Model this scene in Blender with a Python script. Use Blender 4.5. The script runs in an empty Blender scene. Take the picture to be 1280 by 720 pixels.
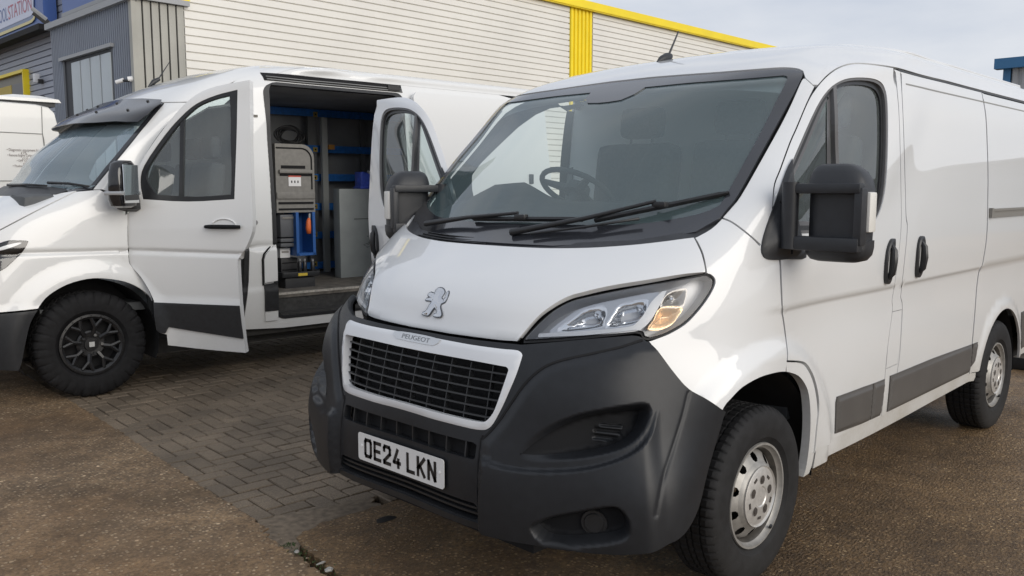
import bpy, bmesh, math, random
import numpy as np
from mathutils import Vector, Matrix
from mathutils.geometry import delaunay_2d_cdt
random.seed(7); rng=np.random.default_rng(7)
sc=bpy.context.scene; R=math.radians
# ---------------------------------------------------------------- camera, world, sun, exposure
CAM=np.array([2.915,2.524,1.506]); YAW,PIT,FPX=R(-135.54),R(-6.59),1073.8
cd=bpy.data.cameras.new('camera'); co=bpy.data.objects.new('camera',cd); sc.collection.objects.link(co); sc.camera=co
cd.sensor_width=36; cd.lens=FPX/1280*36; cd.clip_start=.05; cd.clip_end=2000
co.location=CAM; co.rotation_euler=(math.pi/2+PIT,0,YAW-math.pi/2)
SUN_EL,SUN_AZ=R(20),R(92)          # azimuth measured from +X towards +Y
wd=bpy.data.worlds.new('World'); sc.world=wd; wd.use_nodes=True
nt=wd.node_tree; N=nt.nodes; L=nt.links; bg=N['Background']
sky=N.new('ShaderNodeTexSky'); sky.sky_type='NISHITA'; sky.sun_disc=False; sky.sun_elevation=SUN_EL; sky.sun_rotation=math.pi/2-SUN_AZ
sky.air_density=1.2; sky.dust_density=2.0
tc=N.new('ShaderNodeTexCoord'); mp=N.new('ShaderNodeMapping'); mp.inputs['Scale'].default_value=(1.6,1.6,6.0)
L.new(tc.outputs['Generated'],mp.inputs['Vector'])
no=N.new('ShaderNodeTexNoise'); no.inputs['Scale'].default_value=1.4; no.inputs['Detail'].default_value=7; no.inputs['Roughness'].default_value=.55
L.new(mp.outputs[0],no.inputs['Vector'])
cr=N.new('ShaderNodeValToRGB'); cr.color_ramp.elements[0].position=.32; cr.color_ramp.elements[0].color=(4.5,4.95,5.85,1); cr.color_ramp.elements[1].position=.7; cr.color_ramp.elements[1].color=(6.7,6.85,7.2,1)
L.new(no.outputs[0],cr.inputs[0])
mx=N.new('ShaderNodeMixRGB'); mx.inputs[0].default_value=.92
L.new(sky.outputs[0],mx.inputs[1]); L.new(cr.outputs[0],mx.inputs[2]); L.new(mx.outputs[0],bg.inputs['Color'])
bg.inputs['Strength'].default_value=.095
sl=bpy.data.lights.new('sun','SUN'); so=bpy.data.objects.new('sun',sl); sc.collection.objects.link(so)
sl.energy=1.5; sl.angle=R(45); sl.color=(1,.945,.865)
so.rotation_euler=Vector((math.cos(SUN_EL)*math.cos(SUN_AZ),math.cos(SUN_EL)*math.sin(SUN_AZ),math.sin(SUN_EL))).to_track_quat('Z','Y').to_euler()
sc.view_settings.view_transform='Standard'; sc.view_settings.look='None'; sc.view_settings.gamma=1; sc.view_settings.exposure=0.40
try: sc.view_settings.use_curve_mapping=False
except Exception: pass
sc.render.engine='CYCLES'
# ---------------------------------------------------------------- helpers
COL=sc.collection
_f=np.array([math.cos(PIT)*math.cos(YAW),math.cos(PIT)*math.sin(YAW),math.sin(PIT)]); _r=np.array([math.sin(YAW),-math.cos(YAW),0.]); _u=np.cross(_r,_f)
def ray(x,y): return _f+_r*(x-640)/FPX-_u*(y-360)/FPX
def onz(x,y,z=0.):
    d=ray(x,y); return CAM+d*(z-CAM[2])/d[2]
def onpl(x,y,P,n):
    d=ray(x,y); n=np.array(n,float); return CAM+d*(np.dot(np.array(P,float)-CAM,n)/np.dot(d,n))
def ony(x,y,Y): return onpl(x,y,(0,Y,0),(0,1,0))
def onx(x,y,X): return onpl(x,y,(X,0,0),(1,0,0))
def pr(P):
    d=np.atleast_2d(P)-CAM; w=d@_f
    return np.stack([640+FPX*(d@_r)/w,360-FPX*(d@_u)/w,w],-1)
def tag(o,label=None,cat=None,group=None,kind=None):
    for k,v in (('label',label),('category',cat),('group',group),('kind',kind)):
        if v: o[k]=v
    return o
def empty(name,loc=(0,0,0),rz=0,**k):
    o=bpy.data.objects.new(name,None); COL.objects.link(o); o.location=loc; o.rotation_euler=(0,0,rz); o.empty_display_size=.1
    return tag(o,**k)
def obj(name,me,parent=None,mat=None):
    o=bpy.data.objects.new(name,me); COL.objects.link(o)
    if parent is not None: o.parent=parent
    if mat is not None:
        me.materials.clear()
        for m in (mat if isinstance(mat,(list,tuple)) else [mat]): me.materials.append(m)
    return o
def mesh(name,V,Fc,smooth=False,angle=None):
    me=bpy.data.meshes.new(name); me.from_pydata([tuple(map(float,v)) for v in V],[],[tuple(map(int,f)) for f in Fc]); me.update()
    if smooth or angle: me.shade_smooth()
    if angle: me.set_sharp_from_angle(angle=R(angle))
    return me
class MB:
    """collects boxes, prisms, tubes, lathes into one mesh"""
    def __init__(s): s.V=[]; s.F=[]; s.M=[]; s.m=0
    def add(s,V,F):
        b=len(s.V); s.V+=[tuple(v) for v in V]; s.F+=[tuple(b+i for i in f) for f in F]; s.M+=[s.m]*len(F); return s
    def box(s,c,d,rz=0,rx=0,ry=0,bev=0):
        hx,hy,hz=[k/2 for k in d]
        if bev:
            b=min(bev,hx*.9,hy*.9,hz*.9); bm=bmesh.new(); bmesh.ops.create_cube(bm,size=1)
            for v in bm.verts: v.co=Vector((v.co.x*d[0],v.co.y*d[1],v.co.z*d[2]))
            bmesh.ops.bevel(bm,geom=bm.edges[:],offset=b,segments=2,profile=.6,affect='EDGES')
            V=[v.co.copy() for v in bm.verts]; F=[[v.index for v in f.verts] for f in bm.faces]; bm.verts.index_update(); F=[[v.index for v in f.verts] for f in bm.faces]; bm.free()
        else:
            V=[Vector((x*hx,y*hy,z*hz)) for x in(-1,1) for y in(-1,1) for z in(-1,1)]
            F=[(0,1,3,2),(4,6,7,5),(0,4,5,1),(2,3,7,6),(0,2,6,4),(1,5,7,3)]
        m=Matrix.Rotation(rz,3,'Z')@Matrix.Rotation(ry,3,'Y')@Matrix.Rotation(rx,3,'X'); c=Vector(c)
        return s.add([tuple(m@v+c) for v in V],F)
    def prism(s,poly,vec):
        """3D polygon extruded by vec"""
        n=len(poly); P=[Vector(p) for p in poly]; v=Vector(vec)
        nr=Vector((0,0,0))
        for i in range(n): nr+=P[i].cross(P[(i+1)%n])
        if nr.dot(v)>0: P=P[::-1]
        return s.add(P+[p+v for p in P],[tuple(range(n)),tuple(range(2*n-1,n-1,-1))]+[(i,i+n,(i+1)%n+n,(i+1)%n)[::-1] if False else ((i+1)%n,i,i+n,(i+1)%n+n) for i in range(n)])
    def tube(s,pts,r,n=8,cap=True):
        pts=[Vector(p) for p in pts]; rs=r if isinstance(r,(list,tuple)) else [r]*len(pts)
        V=[];F=[];up=None
        for i,p in enumerate(pts):
            t=(pts[min(i+1,len(pts)-1)]-pts[max(i-1,0)]).normalized()
            if up is None: up=Vector((0,0,1)) if abs(t.z)<.9 else Vector((1,0,0))
            a=t.cross(up).normalized(); up=a.cross(t).normalized()
            for k in range(n):
                th=2*math.pi*k/n; V.append(p+(a*math.cos(th)+up*math.sin(th))*rs[i])
        for i in range(len(pts)-1):
            for k in range(n): F.append((i*n+k,i*n+(k+1)%n,(i+1)*n+(k+1)%n,(i+1)*n+k))
        if cap: F+= [tuple(range(n-1,-1,-1)),tuple((len(pts)-1)*n+k for k in range(n))]
        return s.add(V,F)
    def lathe(s,prof,c=(0,0,0),axis='Y',n=48,close=False,a0=0,a1=2*math.pi):
        """profile [(r,h)] round an axis"""
        V=[];F=[];m=len(prof); full=abs(a1-a0-2*math.pi)<1e-6; cnt=n if full else n+1
        for k in range(cnt):
            a=a0+(a1-a0)*k/n; ca,sa=math.cos(a),math.sin(a)
            for r_,h in prof:
                V.append({'Y':(c[0]+r_*ca,c[1]+h,c[2]+r_*sa),'Z':(c[0]+r_*ca,c[1]+r_*sa,c[2]+h),'X':(c[0]+h,c[1]+r_*ca,c[2]+r_*sa)}[axis])
        for k in range(n):
            k2=(k+1)%cnt
            for j in range(m if close else m-1):
                j2=(j+1)%m; F.append((k*m+j,k*m+j2,k2*m+j2,k2*m+j))
        return s.add(V,F)
    def disc(s,c,r,nrm,n=24,r2=None):
        nrm=Vector(nrm).normalized(); a=nrm.orthogonal().normalized(); b=nrm.cross(a); c=Vector(c)
        V=[c+(a*math.cos(2*math.pi*k/n)+b*math.sin(2*math.pi*k/n))*r for k in range(n)]
        return s.add(V,[tuple(range(n))])
    def build(s,name,mat,parent=None,smooth=False,angle=None):
        me=mesh(name,s.V,s.F,smooth,angle)
        if any(s.M): me.polygons.foreach_set('material_index',s.M)
        bm=bmesh.new(); bm.from_mesh(me); bmesh.ops.recalc_face_normals(bm,faces=bm.faces[:]); bm.to_mesh(me); bm.free()
        return obj(name,me,parent,mat)
def box(name,c,d,mat,parent=None,bev=0,**k):
    return MB().box(c,d,bev=bev,**k).build(name,mat,parent,angle=35 if bev else None)
# ---------------------------------------------------------------- materials
MT={}
def mat(name,col,rough=.5,metal=0,coat=0,noise=None,bump=None,spec=.5,emit=None,dirt=None,flake=None):
    """noise=(scale,amount): value variation; bump=(scale,strength); dirt=(z0,z1,colour,amount): road splash rising from below"""
    if name in MT: return MT[name]
    m=bpy.data.materials.new(name); m.use_nodes=True; t=m.node_tree; p=t.nodes['Principled BSDF']
    p.inputs['Base Color'].default_value=(*col,1); p.inputs['Roughness'].default_value=rough; p.inputs['Metallic'].default_value=metal
    p.inputs['Coat Weight'].default_value=coat; p.inputs['Coat Roughness'].default_value=.025; p.inputs['Specular IOR Level'].default_value=spec
    src=None; g=t.nodes.new('ShaderNodeNewGeometry')
    def nz(scale,detail=5):
        n=t.nodes.new('ShaderNodeTexNoise'); n.inputs['Scale'].default_value=scale; n.inputs['Detail'].default_value=detail; t.links.new(g.outputs['Position'],n.inputs['Vector']); return n
    def mixc(fac,a,b):
        x=t.nodes.new('ShaderNodeMixRGB')
        for k,v in ((0,fac),(1,a),(2,b)):
            if hasattr(v,'default_value') or hasattr(v,'is_output'): t.links.new(v,x.inputs[k])
            elif isinstance(v,tuple): x.inputs[k].default_value=(*v[:3],1)
            else: x.inputs[k].default_value=v
        return x.outputs[0]
    if noise:
        n=nz(noise[0]); r_=t.nodes.new('ShaderNodeMapRange'); r_.inputs[1].default_value=.3; r_.inputs[2].default_value=.7; t.links.new(n.outputs[0],r_.inputs[0])
        a=noise[1]; src=mixc(r_.outputs[0],tuple(c*(1-a) for c in col),tuple(min(1,c*(1+a)) for c in col))
        mr=t.nodes.new('ShaderNodeMapRange'); mr.inputs[3].default_value=max(.02,rough-.08); mr.inputs[4].default_value=min(1,rough+.1); t.links.new(n.outputs[0],mr.inputs[0]); t.links.new(mr.outputs[0],p.inputs['Roughness'])
    if dirt:
        z0,z1,dc,am=dirt; sp=t.nodes.new('ShaderNodeSeparateXYZ'); t.links.new(g.outputs['Position'],sp.inputs[0])
        r_=t.nodes.new('ShaderNodeMapRange'); r_.inputs[1].default_value=z0; r_.inputs[2].default_value=z1; r_.inputs[3].default_value=1; r_.inputs[4].default_value=0; t.links.new(sp.outputs[2],r_.inputs[0])
        n=nz(3.5,6); n2=nz(75,3)
        ma=t.nodes.new('ShaderNodeMath'); ma.operation='MULTIPLY'; w2=t.nodes.new('ShaderNodeMath'); w2.operation='MULTIPLY_ADD'; w2.inputs[1].default_value=.30; w2.inputs[2].default_value=.33; t.links.new(n2.outputs[0],w2.inputs[0]); t.links.new(n.outputs[0],ma.inputs[0]); t.links.new(w2.outputs[0],ma.inputs[1])
        mb=t.nodes.new('ShaderNodeMath'); mb.operation='MULTIPLY'; t.links.new(ma.outputs[0],mb.inputs[0]); pw=t.nodes.new('ShaderNodeMath'); pw.operation='POWER'; pw.inputs[1].default_value=1.8; t.links.new(r_.outputs[0],pw.inputs[0]); t.links.new(pw.outputs[0],mb.inputs[1])
        mc=t.nodes.new('ShaderNodeMath'); mc.operation='MULTIPLY'; mc.inputs[1].default_value=am*3.2; mc.use_clamp=True; t.links.new(mb.outputs[0],mc.inputs[0])
        src=mixc(mc.outputs[0],src if src is not None else col,dc)
        mr=t.nodes.new('ShaderNodeMath'); mr.operation='MULTIPLY_ADD'; mr.inputs[1].default_value=.25; mr.inputs[2].default_value=rough; t.links.new(mc.outputs[0],mr.inputs[0]); t.links.new(mr.outputs[0],p.inputs['Roughness'])
        cm=t.nodes.new('ShaderNodeMath'); cm.operation='MULTIPLY_ADD'; cm.inputs[1].default_value=-coat; cm.inputs[2].default_value=coat; cm.use_clamp=True; t.links.new(mc.outputs[0],cm.inputs[0]); t.links.new(cm.outputs[0],p.inputs['Coat Weight'])
    if src is not None: t.links.new(src,p.inputs['Base Color'])
    if bump:
        n=nz(bump[0],4); b=t.nodes.new('ShaderNodeBump'); b.inputs['Strength'].default_value=bump[1]; b.inputs['Distance'].default_value=.002; t.links.new(n.outputs[0],b.inputs['Height']); t.links.new(b.outputs[0],p.inputs['Normal'])
    if emit: p.inputs['Emission Color'].default_value=(*emit[0],1); p.inputs['Emission Strength'].default_value=emit[1]
    MT[name]=m; return m
def glass(name,tint,refl=1.0,rough=0.0,ior=1.5,painted_sheen=0.0,sheen_col=(.5,.56,.57)):
    m=bpy.data.materials.new(name); m.use_nodes=True; t=m.node_tree; t.nodes.remove(t.nodes['Principled BSDF']); o=t.nodes['Material Output']
    tr=t.nodes.new('ShaderNodeBsdfTransparent'); tr.inputs[0].default_value=(*tint,1)
    gl=t.nodes.new('ShaderNodeBsdfGlossy'); gl.inputs['Roughness'].default_value=rough; gl.inputs[0].default_value=(refl,refl,refl,1)
    fr=t.nodes.new('ShaderNodeFresnel'); fr.inputs[0].default_value=ior
    mx=t.nodes.new('ShaderNodeMixShader'); t.links.new(fr.outputs[0],mx.inputs[0]); t.links.new(tr.outputs[0],mx.inputs[1]); t.links.new(gl.outputs[0],mx.inputs[2])
    out=mx
    if painted_sheen:  # pale diffuse share paints sky reflection into the glass colour
        df=t.nodes.new('ShaderNodeBsdfDiffuse'); df.inputs[0].default_value=(*sheen_col,1); m2=t.nodes.new('ShaderNodeMixShader'); m2.inputs[0].default_value=painted_sheen
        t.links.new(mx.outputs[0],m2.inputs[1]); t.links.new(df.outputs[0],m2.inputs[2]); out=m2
    t.links.new(out.outputs[0],o.inputs['Surface']); MT[name]=m; return m
MUD=(.30,.27,.215)
white=mat('van_white_paint',(.715,.725,.73),.42,coat=1.0,bump=(2.4,.30),dirt=(.25,.90,MUD,.95))
white2=mat('second_van_white_paint',(.71,.715,.71),.42,coat=.9,bump=(2.4,.30),dirt=(.2,1.15,MUD,.30))
dgrey=mat('dark_grey_bumper_plastic',(.0145,.016,.019),.41,noise=(30,.12),bump=(1100,.14),dirt=(.15,.75,(.060,.055,.048),.12),spec=.36)
recb=mat('recess_black_plastic',(.010,.0105,.012),.75,spec=.2,bump=(700,.15))
black=mat('black_trim_plastic',(.016,.017,.019),.42,noise=(40,.2),bump=(900,.08))
mblack=mat('mirror_black_plastic',(.022,.024,.028),.45,bump=(1200,.12),noise=(25,.15))
gblack=mat('gloss_black',(.01,.01,.012),.1,coat=.5)
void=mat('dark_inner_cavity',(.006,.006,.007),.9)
rubber=mat('tyre_rubber',(.014,.014,.015),.72,noise=(22,.3),bump=(300,.25),spec=.3,dirt=(0,.75,(.050,.045,.038),.30))
rubber2=mat('all_terrain_tyre_rubber',(.010,.010,.011),.75,noise=(22,.3),bump=(200,.3),spec=.25,dirt=(0,.7,(.025,.023,.020),.10))
steel=mat('silver_steel_wheel',(.36,.35,.33),.50,metal=.55,noise=(35,.14),dirt=(0,.7,(.16,.13,.10),.30))
steelb=mat('brake_rust_dark_steel',(.05,.042,.036),.65,noise=(60,.3))
satin=mat('satin_silver_surround',(.72,.735,.755),.32,metal=.1,coat=.3)
chrome=mat('chrome',(.80,.81,.83),.09,metal=1)
refl=mat('headlamp_reflector',(.72,.74,.77),.16,metal=1)
greyp=mat('dark_metallic_grey_lamp_bezel',(.52,.53,.55),.38,metal=.2)
moldg=mat('side_moulding_grey',(.078,.073,.069),.5,noise=(5,.10),bump=(700,.1),dirt=(.3,.8,(.22,.20,.16),.15))
winds=glass('windscreen_glass',(.82,.90,.89),1.0,0,1.80,painted_sheen=.125,sheen_col=(.40,.57,.59))
sideg=glass('side_window_glass',(.66,.77,.76),1.0,0,1.85,painted_sheen=.10,sheen_col=(.5,.57,.57))
winds2=glass('second_van_windscreen',(.70,.80,.82),1.0,0,1.9,painted_sheen=.28,sheen_col=(.42,.55,.63))  # strong bluish share here: sky sheen painted on the screen
lens=glass('clear_lamp_lens',(.95,.95,.95),1.0,0,1.35)
cabin=mat('cabin_dark_plastic',(.085,.09,.094),.7,noise=(20,.15))
cabing=mat('cabin_grey_trim',(.20,.21,.215),.75)
seatf=mat('seat_fabric',(.045,.047,.052),.9,noise=(60,.25),bump=(400,.3))
bulk=mat('bulkhead_grey',(.74,.76,.76),.6)
amber=mat('amber_lamp_plastic',(.86,.60,.36),.22,metal=.6,bump=(160,.8))
lampw=mat('clear_indicator_plastic',(.75,.74,.70),.2,bump=(300,.5))
# ---------------------------------------------------------------- spline body surfaces
def natspl(xk):
    n=len(xk); h=np.diff(xk); A=np.eye(n); B=np.zeros((n,n))
    for i in range(1,n-1):
        A[i,i-1]=h[i-1];A[i,i]=2*(h[i-1]+h[i]);A[i,i+1]=h[i]
        B[i,i-1]=6/h[i-1];B[i,i]=-6/h[i-1]-6/h[i];B[i,i+1]=6/h[i]
    return np.linalg.solve(A,B)
def basis(xk,K,x):
    x=np.clip(np.asarray(x,float),xk[0],xk[-1]); i=np.clip(np.searchsorted(xk,x,side='right')-1,0,len(xk)-2)
    h=xk[i+1]-xk[i]; a=(xk[i+1]-x)/h; b=(x-xk[i])/h; E_=np.eye(len(xk))
    return a[:,None]*E_[i]+b[:,None]*E_[i+1]+((a**3-a)*h*h/6)[:,None]*K[i]+((b**3-b)*h*h/6)[:,None]*K[i+1]
def sstep(a,b,x):
    t=np.clip((x-a)/(b-a),0,1); return t*t*(3-2*t)
class Surf:
    TK=np.array([0,.45,.75,1.02,1.32,1.7,2.3,3.3,5.2])
    def __init__(s,rows,ZW,WW,XR,disp=None,inv=None):
        rows=np.array(rows,float); s.zk=rows[:,0]; s.Kz=natspl(s.zk); ZW=np.array(ZW);WW=np.array(WW)
        s.Tm=np.concatenate([-s.TK[:0:-1],s.TK]); s.KT=natspl(s.Tm); KW=natspl(ZW)
        s.W=lambda z: basis(ZW,KW,np.atleast_1d(z))@WW
        n=len(rows); w=s.W(s.zk); P=np.zeros((n,9,2))
        P[:,0,0]=rows[:,1]; P[:,1,0]=rows[:,2]; P[:,1,1]=.45*w; P[:,2,0]=rows[:,3]; P[:,2,1]=.75*w
        P[:,3,0]=rows[:,4]; P[:,3,1]=rows[:,5]; P[:,4,0]=rows[:,4]-.28; P[:,4,1]=w-.012; P[:,5,0]=rows[:,4]-.66; P[:,5,1]=w
        for k in range(3): P[:,6+k,0]=np.minimum(XR[k],rows[:,4]-.66-.36*(k+1)); P[:,6+k,1]=w
        M=P[:,:0:-1].copy(); M[:,:,1]*=-1; s.P=np.concatenate([M,P],1); s.disp=disp; s.inv=inv; s._g=None
    def raw(s,t,z):
        t=np.atleast_1d(np.asarray(t,float)); z=np.atleast_1d(np.asarray(z,float))
        Bz=basis(s.zk,s.Kz,z); Bt=basis(s.Tm,s.KT,t)
        xy=np.einsum('ai,aj,ijk->ak',Bz,Bt,s.P,optimize=True); return np.column_stack([xy,z])
    def nrm0(s,t,z,e=2e-3):
        a=s.raw(t+e,z)-s.raw(t-e,z); b=s.raw(t,z+e)-s.raw(t,z-e); n=np.cross(a,b); return n/np.linalg.norm(n,axis=1,keepdims=True)
    def at(s,t,z,off=0,disp=None):
        t=np.atleast_1d(np.asarray(t,float)); z=np.atleast_1d(np.asarray(z,float)); p=s.raw(t,z); d=np.zeros(len(t))+off
        if s.disp: d=d+s.disp(p)
        if disp: d=d+disp(t,z,p)
        if np.any(d!=0): p=p+s.nrm0(t,z)*d[:,None]
        return p
    def nrm(s,t,z,off=0,disp=None,e=3e-3):
        t=np.atleast_1d(t);z=np.atleast_1d(z)
        a=s.at(t+e,z,off,disp)-s.at(t-e,z,off,disp); b=s.at(t,z+e,off,disp)-s.at(t,z-e,off,disp); n=np.cross(a,b); return n/(np.linalg.norm(n,axis=1,keepdims=True)+1e-12)
    def cast(s,pts,side=1):
        """pixels -> (t,z) where the line of sight meets this surface first"""
        if s._g is None:
            ts=np.concatenate([np.linspace(-1.5,1.5,151),np.linspace(1.53,5.2,130)]); z0,z1=s.zk[0],s.zk[-1]; zs=np.linspace(z0,z1,150)
            T,Z=np.meshgrid(ts,zs); G=s.at(T.ravel(),Z.ravel()); 
            if s.inv is not None: G=s.inv(G)
            s._g=(T,Z,pr(G).reshape(*T.shape,3))
        T,Z,Q=s._g; out=[]
        if not hasattr(s,'_bb'):
            q4=np.stack([Q[:-1,:-1],Q[:-1,1:],Q[1:,1:],Q[1:,:-1]]); s._bb=(q4[...,0].min(0),q4[...,0].max(0),q4[...,1].min(0),q4[...,1].max(0),q4[...,2].min(0)>0)
        xa,xb,ya,yb,dp=s._bb; K=((0,0),(0,1),(1,1),(1,0))
        for x,y in pts:
            best=None
            for i,j in zip(*np.nonzero((xa<=x)&(xb>=x)&(ya<=y)&(yb>=y)&dp)):
                for tri in ((0,1,2),(0,2,3)):
                    (ia,ja),(ib,jb),(ic,jc)=[(i+K[k][0],j+K[k][1]) for k in tri]; a,b,c=Q[ia,ja],Q[ib,jb],Q[ic,jc]
                    d=(b[0]-a[0])*(c[1]-a[1])-(c[0]-a[0])*(b[1]-a[1])
                    if abs(d)<1e-9: continue
                    l1=((x-a[0])*(c[1]-a[1])-(c[0]-a[0])*(y-a[1]))/d; l2=((b[0]-a[0])*(y-a[1])-(x-a[0])*(b[1]-a[1]))/d
                    if l1<-1e-6 or l2<-1e-6 or l1+l2>1+1e-6: continue
                    l0=1-l1-l2; dep=l0*a[2]+l1*b[2]+l2*c[2]
                    if best is None or dep<best[0]: best=(dep,l0*T[ia,ja]+l1*T[ib,jb]+l2*T[ic,jc],l0*Z[ia,ja]+l1*Z[ib,jb]+l2*Z[ic,jc])
            if best is None:   # off the surface: nearest grid vertex
                dd=(Q[...,0]-x)**2+(Q[...,1]-y)**2; i,j=np.unravel_index(dd.argmin(),dd.shape); best=(0,T[i,j],Z[i,j])
            out.append(best[1:])
        return np.array(out)
    def tx(s,x,z):
        """(x,z) on the left side -> t"""
        x=np.atleast_1d(np.asarray(x,float)); z=np.atleast_1d(np.asarray(z,float))+0*x; tt=np.linspace(.6,5.2,600); out=[]
        for a,b in zip(x,z):
            xs=s.raw(tt,np.full(600,b))[:,0]; out.append(np.interp(-a,-xs,tt))
        return np.array(out)
def smooth(P,n=6,closed=False):
    """Catmull-Rom through points; a point given as (a,b,1) stays a corner"""
    cr_=[len(p)>2 for p in P]; P=[np.array(p[:2],float) for p in P]; m=len(P); out=[]
    for i in range(m if closed else m-1):
        a,b=P[i],P[(i+1)%m]; i0,i3=i-1,i+2
        p0=a-(b-a) if (cr_[i] or (i0<0 and not closed)) else P[i0%m]
        p3=b+(b-a) if (cr_[(i+1)%m] or (i3>=m and not closed)) else P[i3%m]
        if cr_[i] and cr_[(i+1)%m]: out+=[a+(b-a)*k/n for k in range(n)]; continue
        for k in range(n):
            t=k/n; q=.5*((2*a)+(-p0+b)*t+(2*p0-5*a+4*b-p3)*t*t+(-p0+3*a-3*b+p3)*t**3); out.append(q)
    if not closed: out.append(P[-1])
    return np.array(out)
def dens(P,res):
    out=[]; n=len(P)
    for i in range(n):
        a,b=P[i],P[(i+1)%n]; k=max(1,int(np.ceil(np.linalg.norm(b-a)/res)))
        for j in range(k): out.append(a+(b-a)*j/k)
    out=np.array(out); keep=[0]
    for i in range(1,len(out)):
        if np.linalg.norm(out[i]-out[keep[-1]])>res*.12: keep.append(i)
    return out[keep]
def inpoly(P,q):
    x,y=q[:,0],q[:,1]; c=np.zeros(len(q),bool); n=len(P)
    for i in range(n):
        (x1,y1),(x2,y2)=P[i],P[(i+1)%n]
        if y1!=y2: c^=((y1>y)!=(y2>y))&(x<(x2-x1)*(y-y1)/(y2-y1)+x1)
    return c
def sdist(P,q):
    """signed distance to polygon, positive inside"""
    d=np.full(len(q),1e9); n=len(P)
    for i in range(n):
        a=P[i]; e=P[(i+1)%n]-a; w=q-a; h=np.clip((w@e)/(e@e+1e-12),0,1); d=np.minimum(d,np.linalg.norm(w-h[:,None]*e,axis=1))
    return np.where(inpoly(P,q),d,-d)
def panel_mesh(S,loop,holes=(),res=.03,off=0,disp=None,flange=.014,fine=None):
    loop=dens(np.array(loop),res*.7); hs=[dens(np.array(h),res*.7) for h in holes]
    lo=loop.min(0); hi=loop.max(0); 
    gx=np.arange(lo[0]+res/2,hi[0],res); gz=np.arange(lo[1]+res/2,hi[1],res*.9); q=np.array([(x+(k%2)*res/2,z) for k,z in enumerate(gz) for x in gx]) if len(gx) and len(gz) else np.zeros((0,2))
    if fine is not None:
        fp,fr=fine; l2=fp.min(0);h2=fp.max(0); f2=np.array([(x+(k%2)*fr/2,z) for k,z in enumerate(np.arange(l2[1],h2[1],fr*.9)) for x in np.arange(l2[0],h2[0],fr)]); f2=f2[inpoly(fp,f2)]
        if len(q): q=q[~inpoly(fp,q)]
        q=np.concatenate([q,f2])
    if len(q):
        q=q[sdist(loop,q)>res*.35]
        for h in hs:
            if len(q): q=q[sdist(h,q)<-res*.35]
    V=[];E_=[]
    for lp in [loop]+hs:
        b=len(V); V+=[tuple(p) for p in lp]; n=len(lp); E_+=[(b+i,b+(i+1)%n) for i in range(n)]
    V+=[tuple(p) for p in q]
    vo,eo,fo,_,_,_=delaunay_2d_cdt([Vector(v) for v in V],E_,[],0,1e-5)
    vo=np.array([tuple(v) for v in vo]); T=np.array([tuple(f) for f in fo if len(f)==3]); c=vo[T].mean(1)
    m=inpoly(loop,c)
    for h in hs: m&=~inpoly(h,c)
    T=T[m]; e1=vo[T[:,1]]-vo[T[:,0]]; e2=vo[T[:,2]]-vo[T[:,0]]; ar=e1[:,0]*e2[:,1]-e1[:,1]*e2[:,0]
    T=T[np.abs(ar)>1e-10]; ar=ar[np.abs(ar)>1e-10]; T[ar<0]=T[ar<0][:,::-1]
    us=np.unique(T); rm=np.full(len(vo),-1); rm[us]=np.arange(len(us)); vo=vo[us]; T=rm[T]
    P=S.at(vo[:,0],vo[:,1],off,disp); Nn=S.nrm(vo[:,0],vo[:,1],off,disp)
    cnt={}
    for a,b,c in T:
        for e in ((a,b),(b,c),(c,a)):
            k=(min(e),max(e)); cnt.setdefault(k,[]).append(e)
    bd=[v[0] for v in cnt.values() if len(v)==1]
    Vv=[tuple(p) for p in P]; Fc=[tuple(t) for t in T]; LN=[tuple(Nn[i]) for t in T for i in t]
    if flange:
        idx={}; 
        for e in bd:
            for i in e:
                if i not in idx: idx[i]=len(Vv); Vv.append(tuple(P[i]-Nn[i]*flange))
        for a,b in bd:
            Fc.append((b,a,idx[a],idx[b])); d=np.cross(np.array(Vv[a])-np.array(Vv[b]),Nn[a]); d=d/(np.linalg.norm(d)+1e-12); d=d*(-1)
            w=np.cross(P[a]-P[b],np.array(Vv[idx[a]])-P[a]); w=w/(np.linalg.norm(w)+1e-12); LN+=[tuple(w)]*4
    return Vv,Fc,LN
def set_mesh(name,Vv,Fc,LN,mirror=False):
    if mirror:
        Vv=[(x,-y,z) for x,y,z in Vv]; out=[];k=0
        for f in Fc:
            n=len(f); l=LN[k:k+n][::-1]; out+=[(a,-b,c) for a,b,c in l]; k+=n
        LN=out; Fc=[f[::-1] for f in Fc]
    me=mesh(name,Vv,Fc,smooth=True); me.normals_split_custom_set(LN); return me
def panel(S,loop,name,mt,parent,holes=(),mirror=False,only_mirror=False,xform=None,**k):
    D=panel_mesh(S,loop,holes,**k); out=[]
    if not only_mirror: out.append(obj(name,set_mesh(name,*D),parent,mt))
    if mirror or only_mirror: out.append(obj(name,set_mesh(name,*D,mirror=True),parent,mt))
    return out[0] if len(out)==1 else out
def strip(S,path,w,name,mt,parent,off=.004,h=.006,n=1,mirror=False,disp=None):
    """raised or sunk bead along a (t,z) path"""
    V=[];F=[]; path=np.array(path); p=S.at(path[:,0],path[:,1],off,disp); nr=S.nrm(path[:,0],path[:,1],0,disp)
    m=len(p); tg=np.gradient(p,axis=0); tg/=np.linalg.norm(tg,axis=1,keepdims=True)+1e-12; sd=np.cross(nr,tg)
    for i in range(m):
        V+=[p[i]+sd[i]*w/2-nr[i]*h,p[i]+sd[i]*w/2*.8,p[i]-sd[i]*w/2*.8,p[i]-sd[i]*w/2-nr[i]*h]
    for i in range(m-1):
        for j in range(3): F.append((i*4+j,i*4+j+1,i*4+j+5,i*4+j+4))
    F+=[(3,2,1,0),tuple((m-1)*4+j for j in range(4))]
    o=MB().add(V,F).build(name,mt,parent,angle=40)
    if mirror: MB().add([(a,-b,c) for a,b,c in V],F).build(name,mt,parent,angle=40)
    return o
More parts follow.
